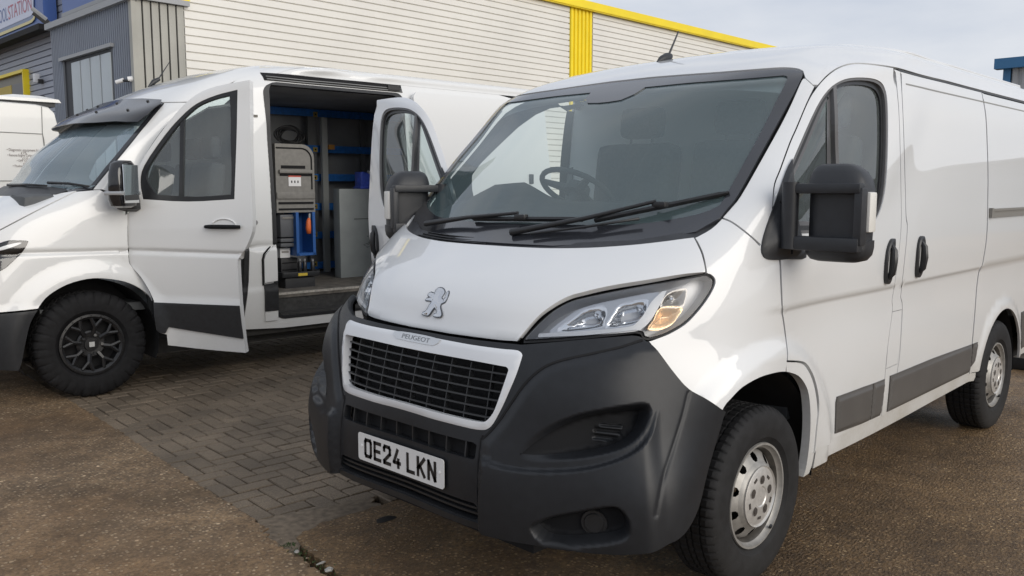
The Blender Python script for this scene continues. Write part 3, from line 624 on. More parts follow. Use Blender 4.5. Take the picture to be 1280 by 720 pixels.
def handle(S,c,parent,mir,w=.052,h=.205,name='door_handle'):
    m=MB(); k=-1 if mir else 1
    def P(a,b,o): 
        p=S.at([c[0]+a],[c[1]+b],o)[0]; return (p[0],p[1]*k,p[2])
    # dished surround and the grip standing in front of it
    n=24; ring=[(math.copysign(abs(math.cos(a))**.6,math.cos(a)),math.copysign(abs(math.sin(a))**.6,math.sin(a))) for a in np.linspace(0,2*math.pi,n,False)]
    V=[];F=[]
    for sc_,o in ((1,-.004),(1,.012),(.86,.017),(.62,.010),(.55,-.012)): V+=[P(a*w*sc_,b*h/2*sc_,o) for a,b in ring]
    for i in range(4):
        for j in range(n): F.append((i*n+j,i*n+(j+1)%n,(i+1)*n+(j+1)%n,(i+1)*n+j))
    F.append(tuple(4*n+j for j in range(n))); m.add(V,F)
    m.tube([P(-.004,b*h/2,o) for b,o in ((-.72,.008),(-.5,.026),(0,.032),(.5,.026),(.72,.008))],[.012,.014,.014,.014,.012],8)
    return m.build(name,HAND,parent,angle=40)
def moulding(loop,parent,mir,name='side_moulding'):
    return panel(U,loop,name,moldg,parent,res=.014,off=.016,flange=.018,only_mirror=mir,disp=lambda t,z,p:-.010*sstep(.020,0,sdist(np.array(loop),np.stack([t,z],1))))
for mir in (False,True):
    panel(U,inset(bpl,.0034),'pillar_panel',white,VAN,holes=[flap],res=.04,only_mirror=mir)
    if not mir: panel(U,inset(flap,.0028),'fuel_flap',white,VAN,res=.04)
    sd_=panel(U,inset(slide,.0035),'sliding_door' if not mir else 'side_panel',white,VAN,res=.05,fine=(np.array([(1.3,1.025),(5.1,1.025),(5.1,1.09),(1.3,1.09)]),.018),only_mirror=mir)
    panel(U,inset(rp,.0025),'rear_quarter_panel',white,VAN,res=.04,only_mirror=mir)
    panel(U,inset(sill,.001),'sill',white,VAN,res=.05,off=-.012,only_mirror=mir)
    moulding(xz([(-1.195,.45),(-1.8,.45),(-2.425,.452),(-2.425,.615),(-1.8,.625),(-1.195,.625)]),sd_,mir)
    moulding(xz([(-3.47,.45),(-3.94,.45),(-3.94,.72),(-3.42,.70)]),sd_,mir)
    moulding(xz([(-2.445,.48),(-2.50,.50),(-2.53,.615),(-2.445,.615)]),sd_,mir)
    strip(U,[(t,float(U.cast([(1130,104.5)])[0][1])) for t in np.linspace(U.tx(-1.22,1.95)[0],5.15,40)],.009,'body_crease',mat('seam_and_shade_grey',(.25,.25,.24),.6),sd_,off=.001,h=.004) if not mir else None  # grey strip paints the shade along the pressed crease
handle(U,U.cast([(1148.5,321)])[0],VAN,False,w=.040,h=.20)
panel(U,xz([(-1.08,.45),(-2.52,.45),(-2.52,2.0),(-1.10,1.98)]),'side_liner',void,VAN,res=.12,off=-.022,flange=0,mirror=True)  # black sheet added behind the side so its panel gaps read dark
# sliding-door rail
rl=[(U.tx(-2.47,1.4)[0],1.4),(U.tx(-3.9,1.39)[0],1.39)]
pr_=MB(); q0=U.at([rl[0][0]],[1.37],.004)[0]; q1=U.at([rl[1][0]],[1.365],.004)[0]
pr_.box((q0+q1)/2+np.array([0,.004,.018]),(abs(q0[0]-q1[0]),.012,.014)); pr_.box((q0+q1)/2+np.array([0,.004,-.018]),(abs(q0[0]-q1[0]),.012,.014)); pr_.box((q0+q1)/2,(abs(q0[0]-q1[0]),.004,.05)); pr_.box(q0+np.array([.0,.006,0]),(.03,.016,.055))
pr_.build('door_rail',mat('rail_grey',(.25,.24,.22),.5,metal=.3),VAN)
# back wall
zz=np.linspace(.3,2.25,30); tE_=np.full(30,5.2); Pb=U.raw(tE_,zz); ring_=[(-3.97,y,z) for _,y,z in Pb]+[(-3.97,-y,z) for _,y,z in Pb[::-1]]
MB().add(ring_,[tuple(range(60))]).build('rear_doors',white,VAN)
# underbody, wheel wells
ub=MB(); ub.box((-1.7,0,.40),(4.3,1.2,.16)); ub.box((-1.5,0,.42),(1.95,1.86,.08)); ub.box((-3.75,0,.42),(.35,1.8,.14)); ub.box((.62,0,.30),(.35,1.1,.14)); ub.build('underbody',void,VAN)
for x in (0,-3.0):
    for s_ in (1,-1):
        ra=.487 if x==0 else .447; m=MB(); m.lathe([(ra-.01,s_*.58),(ra,s_*.962)],(x,0,.335),'Y',40,a0=R(4),a1=R(184)); m.lathe([(.05,s_*.58),(ra,s_*.58)],(x,0,.335),'Y',40,a0=R(-20),a1=R(200)); m.build('wheel_well',mat('wheel_well_liner',(.012,.012,.013),.85,noise=(20,.4)),VAN,smooth=True)
# arch lip behind the front wheel
lipP=C(U,[(1006,597,1),(1013,592,1),(1018,575),(1023.5,535),(1023,505),(1019,481),(1012,464),(1003,454.5),(985,453,1),(985,465,1),(990,466),(1000,470),(1008,480),(1013,494),(1015,520),(1014,550),(1010,582)],3,True)
for mir in (False,True): panel(U,lipP,'arch_lip',white,VAN,res=.02,off=-.006,flange=.035,only_mirror=mir)
# bulkhead edge strips: rear bumper corner and exhaust-side step
box('rear_bumper',(-3.99,0,.47),(.14,1.98,.26),dgrey,VAN,bev=.03)
# ---- front doors (left closed, right swung open) with windows, mirror, handle
def mk_door(mir):
    k=-1 if mir else 1
    front=[(1018,567,1),(1019.5,556),(1021.5,535),(1024,505),(1020,480),(1013,462),(1004,452.5),(984.5,451,1),(984.5,437),(980,402),(978.5,390),(976.5,345),(975.5,327),(972,312),(967,296),(965.5,270),(966.5,249),(968.5,230),(975.5,212),(987.5,179),(995.5,161),(1009.5,128),(1019.5,111.5),(1030.5,98.5),(1042.5,88.5),(1055,82.5),(1068,80),(1085,80.5),(1105,83),(1117,85,1)]
    f=C(U,front,3); lp=np.vstack([f,C(U,rear_edge[1:],4),[(re_[-1][0]-.003,.435)],[(f[0][0]+.012,.435)]])
    wo=C(U,[(972,258),(976,240),(985,215),(1000,179),(1020,135),(1035,112.5),(1050,101.5),(1065,97.3),(1085,97.3),(1099,101),(1106,110),(1109.5,130),(1110,180),(1107.5,230),(1101,262),(1090,281),(1075,287),(1040,290),(1000,292),(978,290)],3,True)
    wi=inset(wo,.024)
    door=panel(U,inset(lp,.0018),'door',white,VAN,holes=[wo],res=.032,flange=.035,only_mirror=mir,fine=(np.array([(.9,1.025),(3.2,1.025),(3.2,1.09),(.9,1.09)]),.016))
    fr=panel(U,inset(wo,.001),'window_seal',mat('window_seal_grey',(.115,.115,.118),.5),door,holes=[inset(wo,.012)],res=.02,off=-.004,flange=.02,only_mirror=mir)
    panel(U,inset(wo,.010),'window_rubber',black,door,holes=[inset(wo,.030)],res=.02,off=-.016,flange=.02,only_mirror=mir)
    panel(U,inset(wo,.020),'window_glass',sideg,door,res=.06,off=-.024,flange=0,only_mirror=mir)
    dv=U.cast([(1045,104),(1047.5,155),(1049,210),(1050,285)]); strip_pts=[np.array(q) for q in smooth([tuple(d) for d in dv],6)]
    V=[];F=[]
    p=U.at([q[0] for q in strip_pts],[q[1] for q in strip_pts],-.006); m=MB()
    for dx,mt_,nm,wd_ in ((0,black,'quarterlight_bar',.030),):
        for a in p: V+=[(a[0]-wd_/2,a[1]*k,a[2]),(a[0]+wd_/2,a[1]*k,a[2]),(a[0]+wd_/2,(a[1]-.03)*k,a[2]),(a[0]-wd_/2,(a[1]-.03)*k,a[2])]
        for i in range(len(p)-1):
            for j in range(4): F.append((i*4+j,i*4+(j+1)%4,(i+1)*4+(j+1)%4,(i+1)*4+j))
        m.add(V,F); m.build(nm,mat('window_seal_grey',0),door)
    # printed border of the fixed quarter glass
    qb=C(U,[(977,285,1),(979,258),(990,222),(1010,172),(1032,124),(1043,111,1),(1044,150),(1045,200),(1046,285,1)],3,True)
    panel(U,qb,'quarterlight_border',mat('quarterlight_border_grey',(.10,.10,.105),.3),door,holes=[inset(qb,.026)],res=.03,off=-.021,flange=0,only_mirror=mir)
    # inner trim card
    panel(U,np.array(xz([(-.60,.45),(-1.06,.45),(-1.06,1.30),(-.20,1.30),(-.20,1.02),(-.36,.96),(-.54,.78)])),'door_trim',cabin,door,res=.1,off=-.065,flange=.0,only_mirror=mir)
    handle(U,U.cast([(1109.5,327)])[0],door,mir,w=.042,h=.205)
    moulding(xz([(-.635,.458),(-.9,.45),(-.985,.45),(-.985,.62),(-.9,.622),(-.628,.622),(-.62,.60)]),door,mir)
    moulding(xz([(-.995,.45),(-1.105,.45),(-1.125,.62),(-.995,.62)]),door,mir)
    # mirror: sail-shaped base on the door
    base=[(955,322),(951,312),(954,294),(962,270),(970,248),(982,214),(990,199,1),(992,230),(994,262),(1002,300),(1006,322),(985,324),(965,325)]
    bl=C(U,base,3,True)
    bs=panel(U,bl,'mirror_base',mblack,door,res=.02,off=.006,flange=.02,only_mirror=mir,disp=lambda t,z,p:.034*sstep(0,.07,sdist(bl,np.stack([t,z],1))))
    strip(U,[q for q in U.cast([(968,254),(979,268),(981,290),(980,318)])],.004,'mirror_base_seam',void,door,off=.036,h=.006) if not mir else None
    def sect(z,x0,x1,y0,y1,n=24,e=.55):
        cx,cy,hx,hy=(x0+x1)/2,(y0+y1)/2,(x1-x0)/2,(y1-y0)/2; out=[]
        for a in np.linspace(0,2*math.pi,n,False):
            c_,s_=math.cos(a),math.sin(a); out.append((cx+hx*math.copysign(abs(c_)**e,c_),(cy+hy*math.copysign(abs(s_)**e,s_))*k,z))
        return out
    def loft(levels,name,mt,cap=True,n=24):
        V=[];F=[]
        for l in levels: V+=sect(*l,n=n)
        for i in range(len(levels)-1):
            for j in range(n): F.append((i*n+j,i*n+(j+1)%n,(i+1)*n+(j+1)%n,(i+1)*n+j))
        F+=[tuple(range(n)),tuple((len(levels)-1)*n+j for j in range(n))]
        return MB().add(V,F).build(name,mt,door,angle=50)
    # head: low bowl, recessed middle, tall cap on top
    loft([(1.248,-.12,-.055,1.14,1.28),(1.255,-.145,-.035,1.115,1.305),(1.275,-.165,-.022,1.10,1.318),(1.30,-.17,-.018,1.098,1.322),(1.325,-.17,-.018,1.098,1.322)],'mirror_bowl',mblack)
    loft([(1.322,-.17,-.045,1.10,1.312),(1.42,-.17,-.045,1.10,1.314),(1.505,-.17,-.045,1.10,1.312)],'mirror_body',mblack)
    loft([(1.495,-.17,-.020,1.098,1.318),(1.515,-.17,-.022,1.099,1.314),(1.54,-.168,-.030,1.102,1.305),(1.565,-.16,-.040,1.108,1.29),(1.585,-.145,-.055,1.12,1.265),(1.594,-.12,-.075,1.14,1.235)],'mirror_cap',mblack)
    m=MB()
    m.box((-.035,1.305*k,1.41),(.05,.03,.20),bev=.008)                     # outer upright of the frame
    m.build('mirror_frame',mblack,door,angle=40)
    for z,hh in ((1.507,.036),(1.312,.050)):
        m=MB(); m.box((-.030,1.175*k,z),(.052,.275,hh),bev=.009); m.build('mirror_arm',mblack,door,angle=40)
    m=MB(); m.tube([(-.02,1.055*k,1.29),(-.02,1.055*k,1.53)],.030,14); m.build('mirror_pivot',mblack,door,angle=40)
    m=MB(); m.box((-.085,1.319*k,1.425),(.060,.022,.140),bev=.009); il=m.build('mirror_indicator',lampw,door,angle=40)
    m=MB(); m.box((-.172,1.205*k,1.42),(.008,.16,.24),bev=.003); m.build('mirror_glass',mat('mirror_silver',(.75,.77,.78),.03,metal=1),door)
    return door
door_l=mk_door(False); door_r=mk_door(True)
TH=R(74); hx,hy=-.16,-.89
door_r.rotation_euler=(0,0,TH); door_r.location=(hx-(math.cos(TH)*hx-math.sin(TH)*hy),hy-(math.sin(TH)*hx+math.cos(TH)*hy),0)
# ---- cabin
zz_=np.concatenate([np.linspace(.35,2.0,14),[2.03,2.06,2.085]]); bw_=np.concatenate([U.W(zz_[:14])-.05,[.84,.70,.5]])
MB().prism([(-1.165,w,z) for w,z in zip(bw_,zz_)]+[(-1.165,-w,z) for w,z in zip(bw_[::-1],zz_[::-1])],(.02,0,0)).build('bulkhead',bulk,VAN)
# inner pillar trim round each door opening
ap=[ony(px,py,-.955) for px,py in ((590,262),(587,238),(588,220),(598,204),(620,180),(640,158),(660,141),(676,132.5),(692,131),(709,132.5),(717,138),(719.5,150),(717,180),(712,222),(709,260))]; ap=[(q[0],q[2]) for q in ap]
ap=ap+[(ap[-1][0]+.01,1.0),(ap[-1][0]+.03,.62),(-.72,.55),(-.60,.80),(-.38,.99),(-.22,1.05),(ap[0][0]-.02,1.15)]
fo=[(.16,1.05),(.12,1.36),(-.16,1.62),(-.46,1.90),(-.60,2.0),(-.80,2.045),(-1.15,2.05),(-1.15,.48),(-.66,.48),(-.55,.76),(-.33,.93),(0,.97)]
trimg=mat('pillar_trim_grey',(.17,.185,.185),.75)
for mir in (False,True): panel(U,xz(fo),'pillar_trim',trimg,VAN,holes=[xz(ap)],res=.05,off=-.085,flange=-.04,only_mirror=mir)
panel(U,symloop([(.3,1.985),(.6,1.965),(.8,1.935),(.98,1.885),(1.09,1.93),(1.04,2.06),(.6,2.10),(.3,2.11)]),'roof_lining',mat('headlining_pale',(.45,.46,.46),.85),VAN,res=.05,off=-.05,flange=0)
MB().box((-.86,0,.52),(.58,1.86,.06)).build('cabin_floor',cabin,VAN)
d=MB(); sec=[(.31,1.27),(.22,1.38),(.06,1.44),(-.08,1.45),(-.18,1.41),(-.23,1.26),(-.15,1.0),(-.05,.88),(.32,.88)]
V=[];F=[];ys=np.linspace(-.84,.84,25)
for y in ys:
    b=.09*math.exp(-((y+.38)/.17)**2); c_=-.14*(abs(y)/.84)**2.2
    for i,(x,z) in enumerate(sec): V.append((x+c_,y,z+(b if 1<=i<=4 else 0)))
n=len(sec)
for i in range(len(ys)-1):
    for j in range(n): F.append((i*n+j,i*n+(j+1)%n,(i+1)*n+(j+1)%n,(i+1)*n+j))
d.add(V,F).build('dashboard',cabin,VAN,angle=45)
# steering wheel on the right-hand seat side
sw=MB(); c0=Vector((-.42,-.29,1.495)); nx=Vector((-.55,0,.83)).normalized(); a1=nx.cross(Vector((0,1,0))).normalized(); a2=Vector((0,1,0))
sw.tube([c0+(a1*math.cos(t)+a2*math.sin(t))*.19 for t in np.linspace(0,2*math.pi,33)],.014,8,cap=False)
for t in (.1,2.2,4.2): sw.tube([c0,c0+(a1*math.cos(t)+a2*math.sin(t))*.19],[.03,.014],6)
sw.tube([c0-nx*.02,c0+nx*.03],[.07,.06],16); sw.tube([c0,c0-nx*.3],.03,8); sw.build('steering_wheel',cabin,VAN,angle=50)
def rbox(m,c,d,b,ry=0): m.box(c,d,bev=b,ry=ry)
for y,w,nm in ((-.29,.50,'seat'),(.30,.44,'seat'),(.72,.40,'seat')):
    m=MB(); rbox(m,(-.62,y,1.04),(.50,w,.16),.05); rbox(m,(-.90,y,1.42),(.15,w,.66),.06,ry=R(-8)); s_=m.build(nm,seatf,VAN,angle=60)
    m=MB(); rbox(m,(-.97,y,1.86),(.10,.26,.17),.045,ry=R(-8)); m.tube([(-.955,y-.07,1.7),(-.965,y-.07,1.84)],.007,6); m.tube([(-.955,y+.07,1.7),(-.965,y+.07,1.84)],.007,6); m.build('headrest',seatf,s_,angle=60)
    MB().box((-.62,y,.75),(.42,w*.8,.42)).build('seat_base',cabin,s_)
# ---- wheels
def tyre(m,c,r,w,rim,s_,lugs=0,n=96,at=False):
    """tyre about the Y axis; s_ = +1 outer face towards +Y; grooved tread"""
    h=w/2; half=[(rim-.004,h*.70),(rim+.012,h*.80),(rim+.03,h*.96),((r+rim)/2,h*1.03),(r-.035,h*.98),(r-.016,h*.90),(r-.006,h*.80),(r,h*.70),(r,h*.50),(r-.008,h*.49),(r-.008,h*.42),(r,h*.41),(r,h*.16),(r-.008,h*.15),(r-.008,h*.08),(r,h*.07)]
    prof=half+[(a,-b) for a,b in half[::-1]]
    V=[];F=[];k=len(prof)
    for i in range(n):
        a=2*math.pi*i/n
        for j,(rr,hh) in enumerate(prof):
            g=0
            jj=j if j<len(half) else k-1-j
            if not at and jj>=6 and i%5==0: g=.006
            if at and jj>=4 and i%5==(0 if jj<8 else (jj//2)%5): g=.009
            if at and jj in (4,5) and i%10<5: g+=.004
            rr2=rr-g*(1 if jj>=5 else .5); hh2=hh-(g*.6*math.copysign(1,hh) if jj in(4,5) else 0)
            V.append((c[0]+rr2*math.cos(a),c[1]+hh2*s_,c[2]+rr2*math.sin(a)))
    for i in range(n):
        i2=(i+1)%n
        for j in range(k-1): F.append((i*k+j,i*k+j+1,i2*k+j+1,i2*k+j))
    m.add(V,F)
def steel_wheel(parent,x,s_,steer=0):
    r,w,rim=.343,.215,.197; yo=s_*.885
    root=empty('wheel_centre',(x,yo,r)); root.parent=parent
    m=MB(); tyre(m,(0,0,0),r,w,rim,s_,n=300); ty=m.build('tyre',rubber,root,angle=24)
    m=MB(); h=w/2; S_=s_
    m.lathe([(rim+.008,S_*h*.80),(rim+.006,S_*h*.87),(rim-.002,S_*h*.87),(rim-.006,S_*h*.76),(rim-.014,S_*h*.70)],n=64); rm_=m.build('rim',steel,root,angle=40); m=MB(); m.lathe([(rim-.013,S_*h*.70),(rim-.020,S_*h*.60),(rim-.022,S_*h*.25),(rim-.03,-S_*h*.4)],n=64); m.build('rim_barrel',mat('brake_dusted_barrel',(.10,.092,.082),.5,metal=.4,noise=(30,.2)),root,smooth=True)
    # disc with ten ventilation holes
    nh=10; n=320; rings=[(.176,.030),(.174,.040)]+[(.171-.0026*k_,.046+.034*(k_/16)**.8) for k_ in range(17)]+[(.124,.090),(.114,.094)]
    V=[];F=[]; k=len(rings)
    for i in range(n):
        a=2*math.pi*i/n
        for (rr,y_) in rings: V.append((rr*math.cos(a),S_*(y_+.004),rr*math.sin(a)))
    hc=.150; hr=.018
    for i in range(n):
        for j in range(k-1):
            am=2*math.pi*(i+.5)/n; rm=(rings[j][0]+rings[j+1][0])/2; ph=(am%(2*math.pi/nh))-math.pi/nh
            if math.hypot(rm*ph,rm-hc)<hr: continue
            i2=(i+1)%n; F.append((i*k+j,i*k+j+1,i2*k+j+1,i2*k+j))
    m=MB().add(V,F); disc=m.build('wheel',steel,parent,smooth=True); disc.location=(x,yo,r)
    for ch_ in list(root.children): ch_.parent=disc
    bpy.data.objects.remove(root); root=disc
    MB().lathe([(.01,S_*-.005),(.178,S_*-.005)],n=32).build('brake_disc',void,root)  # black disc stands in for the shade behind the wheel holes
    # cap with five bolt wells
    capm=mat('wheel_cap_silver',(.60,.585,.56),.35,metal=.5,noise=(60,.1),dirt=(0,.7,(.3,.26,.2),.2))
    m=MB(); m.lathe([(.114,S_*.076),(.117,S_*.104),(.113,S_*.097),(.103,S_*.102),(.040,S_*.107),(.036,S_*.104),(.001,S_*.104)],n=60); cp=m.build('wheel_cap',capm,root,angle=35)
    for q in range(5):
        a=2*math.pi*q/5+.4; cx,cz=.064*math.cos(a),.064*math.sin(a)
        m=MB(); m.lathe([(.0195,.1055*S_),(.0180,.1062*S_),(.0175,.097*S_)],(cx,0,cz),n=16); m.build('bolt_well_ring',capm,root,smooth=True)
        m=MB(); m.disc((cx,.1063*S_,cz),.0178,(0,S_,0),16); m.build('bolt_well',steelb,root)
        m=MB(); m.tube([(cx,.106*S_,cz),(cx,.1085*S_,cz)],[.0095,.008],6); m.build('wheel_bolt',steelb,root)
        a+=math.pi/5; m=MB(); m.box((.082*math.cos(a),.1045*S_,.082*math.sin(a)),(.022,.003,.010),ry=-a+math.pi/2); m.build('cap_slot',steelb,root)
    m=MB(); a=R(235); m.tube([((rim-.004)*math.cos(a),S_*h*.84,(rim-.004)*math.sin(a)),((rim-.02)*math.cos(a),S_*h*.92,(rim-.02)*math.sin(a))],.006,8); m.build('valve',black,root)
    return root
for x in (0,-3.0):
    for s_ in (1,-1): steel_wheel(VAN,x,s_)
# ================================================================ SECOND VAN (black alloy wheels, doors open), nearly parallel beside the first
PHI=R(-3.5); VO=np.array([.603,-4.923,0.]); cP,sP=math.cos(PHI),math.sin(PHI)
def l2w(G): G=np.atleast_2d(G); return np.stack([VO[0]+cP*G[:,0]-sP*G[:,1],VO[1]+sP*G[:,0]+cP*G[:,1],G[:,2]],1)
def w2l(G): G=np.atleast_2d(G)-VO; return np.stack([cP*G[:,0]+sP*G[:,1],-sP*G[:,0]+cP*G[:,1],G[:,2]],1)
def cl(x,y,yl):
    """pixel -> local point on the lengthwise plane y=yl of the second van"""
    n=np.array([-sP,cP,0]); return w2l(onpl(x,y,l2w([(0,yl,0)])[0],n))[0]
ZV=[.2,.4,.7,1.1,1.4,1.8,2.1,2.35,2.46,2.52,2.56,2.585,2.60]; WV=[.97,.985,1.0,1.005,.998,.972,.948,.918,.885,.85,.79,.70,.50]
ROWV=[(.2,.98,.96,.84,.64,.93),(.4,1.0,.98,.86,.66,.94),(.7,1.0,.98,.87,.68,.95),(1.0,.97,.95,.84,.64,.94),(1.2,.88,.85,.73,.54,.93),(1.35,.66,.62,.50,.34,.925),(1.48,.32,.28,.15,.0,.93),(1.7,.10,.06,-.06,-.20,.935),
(1.95,-.17,-.21,-.32,-.46,.915),(2.12,-.39,-.43,-.54,-.66,.90),(2.25,-.60,-.64,-.74,-.86,.86),(2.38,-.88,-.92,-1.0,-1.10,.80),(2.48,-1.16,-1.2,-1.27,-1.36,.73),(2.55,-1.5,-1.53,-1.6,-1.68,.62),(2.60,-1.95,-1.98,-2.03,-2.10,.40)]
def dispV(p):
    x,y,z=p[:,0],np.abs(p[:,1]),p[:,2]; m=sstep(.78,.93,y); r=np.hypot(x,z-.385)
    d=.03*(1-sstep(.50,.64,r))*m; d-=.016*np.exp(-((z-1.06-.02*x)/.016)**2)*m; d+=.010*sstep(.72,.66,z)*m
    return d
XV=(-1.1,-2.3,-4.68)
V=Surf(ROWV,ZV,WV,XV,dispV,inv=l2w)
TV=R(-52); HX,HY=-.30,.995
def opened(G):
    G=np.array(G); x,y=G[:,0]-HX,G[:,1]-HY; c_,s_=math.cos(TV),math.sin(TV); return l2w(np.stack([HX+c_*x-s_*y,HY+s_*x+c_*y,G[:,2]],1))
VD=Surf(ROWV,ZV,WV,XV,dispV,inv=opened)
VAN2=empty('panel_van',tuple(VO),PHI,label='white high roof van with black alloy wheels, cab and side doors open',cat='van')
def vx(pts,cl_=True):
    a=xzden(pts) if cl_ else np.array(pts,float); return np.stack([V.tx(a[:,0],a[:,1]),a[:,1]],1)
def vp(pts,name,mt,mir=None,par=None,n=3,cl_=True,**k):
    lp=C(V,pts,n,True); return [panel(V,inset(lp,.002),name,mt,par or VAN2,only_mirror=m,**k) for m in ((False,True) if mir else (False,))][0]
arch2=[(191,376,1),(183,367),(168,357),(148,350.5),(118,348),(92,353),(72,362),(57,373),(47.5,386,1)]
wing2=[(-45,311,1),(2,287),(50,262),(95,239.5,1),(125,237,1),(150,250),(158,264),(159.5,320),(163,333),(176,347),(187,364)]+arch2+[(20,389),(-40,394,1)]
vp(wing2,'front_wing',white2,True,res=.03,fine=(np.array([(.6,1.01),(2.4,1.01),(2.4,1.12),(.6,1.12)]),.010))
vp([(-40,395.5,1),(20,390.5),(47.5,387.5,1),(38,405),(32,430),(27,455),(23,464,1),(0,463),(-40,461,1)],'front_bumper',dgrey,True,res=.04)
hbl=C(V,[(-60,318,1),(-45,309.5),(2,285.5),(50,260.5),(95,238.5,1)],3); hb2=symloop(np.vstack([[(.3,1.06),(.6,1.06)],hbl,[(.85,1.475),(.6,1.485),(.3,1.49)]]))
panel(V,hb2,'bonnet',white2,VAN2,res=.05)
front=symloop([(.3,.30),(.8,.30),(1.05,.30),(1.08,.6),(1.10,.75),(1.0,1.02),(.6,1.04),(.3,1.04)]); panel(V,front,'grille_panel',black,VAN2,res=.06,off=-.004)
hlv=C(V,[(-25,318),(5,302),(22,300.5),(34,301),(34.5,304),(28,315),(14,329),(2,338),(-20,345)],3,True)
for mir in (False,True):
    b=panel(V,hlv,'headlamp',gblack,VAN2,res=.03,off=.004,only_mirror=mir); panel(V,inset(hlv,.004),'headlamp_lens',lens,b,res=.03,off=.012,flange=.008,only_mirror=mir)
    lq=C(V,[(0,309.5),(18,304.2),(27,303.6),(18,308),(0,313.5)],3,True); panel(V,lq,'daylight_strip',mat('daylight_strip_white',0),b,res=.02,off=.007,flange=.004,only_mirror=mir)
# cab roof, pillars and screen
pilv=[(116,237,1),(135,214),(160,184),(186,152),(206,128.5,1),(240,128,1),(222,142),(205,160),(186,187),(172,213),(163,236),(158,262),(151,249),(128,237,1)]
vp(pilv,'windscreen_pillar',white2,True,res=.04)
se=C(V,[(114.5,236.5),(134,213),(159,183),(185,151),(204,128)],3); wsv=symloop(np.vstack([[(.3,1.475),(.6,1.47),(.8,1.475)],se,[(.8,se[-1][1]+.01),(.3,se[-1][1]+.03)]]))
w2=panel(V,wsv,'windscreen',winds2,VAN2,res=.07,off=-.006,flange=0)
panel(V,wsv,'windscreen_border',mat('printed_glass_border',0),w2,holes=[inset(wsv,.035)],res=.05,off=-.002,flange=.01)
cwv=symloop([(.3,1.455),(.6,1.455),(.84,1.465),(.87,1.49),(.8,1.505),(.6,1.52),(.3,1.525)]); panel(V,cwv,'scuttle_panel',black,VAN2,res=.05,off=.004)
def wip2(a,b,name='wiper_arm'):
    q=V.cast([a,((a[0]+b[0])/2,(a[1]+b[1])/2-1),b]); MB().tube([V.at([t],[z],.02)[0] for t,z in q],[.012,.010,.007],6).build(name,black,VAN2,smooth=True)
wip2((12,234),(60,235)); wip2((62,231),(112,235))
ztop=float(se[-1][1]); zg2=2.455
lowv=[(0,ztop+.036),(.3,ztop+.034),(.8,ztop+.014),tuple(se[-1])]+[tuple(q) for q in C(V,[(206,127.5),(240,127,1),(270,113),(296,106),(316,101.5,1)],3)]+[(t,zg2) for t in np.linspace(V.tx(-1.42,zg2)[0],5.2,30)]
rv=roof_grid(V,lowv,2.60,5.2,'roof',white2,VAN2)
for s_ in (1,-1):
    q=np.array([(t,2.535) for t in np.linspace(1.0,5.1,40)]); q[:,0]*=s_; strip(V,q[::s_],.02,'roof_bead',white2,rv,off=.004,h=.006)
# sun visor over the screen
vis_o=symloop(np.vstack([[(.3,1.955),(.6,1.95)],C(V,[(150,152,1)],1) if False else np.zeros((0,2)),[(.80,1.955),(.90,1.95),(.985,1.955),(.99,2.01),(.95,2.12),(.87,2.165),(.6,2.19),(.3,2.20)]]))
visor=panel(V,vis_o,'sun_visor',mat('smoked_visor_plastic',(.012,.012,.014),.16,coat=.4),VAN2,res=.035,off=.02,flange=.006,disp=lambda t,z,p:.048*sstep(2.2,1.99,z))
for t_ in (-.75,-.4,0,.4,.75):
    for z_ in (2.05,2.15):
        p=V.at([t_],[z_],.02+.048*float(sstep(2.2,1.99,np.array([z_]))[0]))[0]; n_=V.nrm([t_],[z_])[0]; MB().tube([p,p+n_*.01],[.011,.009],8).build('visor_stud',black,visor)
# side wall with cab-door opening and load-door opening
def rrect(x0,x1,z0,z1,r=.08):
    out=[]
    for cx,cz,a0 in ((x1-r,z1-r,0),(x0+r,z1-r,90),(x0+r,z0+r,180),(x1-r,z0+r,270)):
        for k in range(6): a=R(a0+k*18); out.append((cx+r*math.cos(a),cz+r*math.sin(a)))
    return vx(out)
hole_c=vx([(-.40,.62),(-.40,.9),(-.36,1.35),(-.52,1.75),(-.75,2.02),(-.95,2.14),(-1.15,2.18),(-1.215,2.16),(-1.225,1.2),(-1.20,.75),(-1.15,.45),(-.75,.42),(-.48,.44)])
hole_s=rrect(-2.78,-1.435,.435,2.365)
side2=vx([(-.60,.405),(-1.5,.345),(-3.0,.345),(-3.13,.345)]+[(-3.64+.50*math.cos(a),.385+.50*math.sin(a)) for a in np.linspace(R(5),R(175),20)]+[(-4.16,.40),(-4.66,.42),(-4.665,1.4),(-4.60,2.36),(-4.0,2.455),(-1.45,2.455),(-1.3,2.42)])
sg=C(V,[(313,104,1),(296,108),(270,115),(241,129,1),(223,143.5),(206,161.5),(187,188),(173,214),(163,238),(159,264),(160,320),(164,333),(177,347),(188,364),(192,377,1),(196,398),(199,412,1)],3)
side2=np.vstack([side2,sg])
sp2=panel(V,inset(side2,.0015),'body_side',white2,VAN2,holes=[hole_c,hole_s],res=.045,flange=.05)
panel(V,inset(hole_c,-.004),'door_seal',black,sp2,holes=[inset(hole_c,.022)],res=.03,off=-.012,flange=.03)
panel(V,inset(hole_s,-.012),'load_door_seal',black,sp2,holes=[inset(hole_s,.014)],res=.03,off=.004,flange=.03)
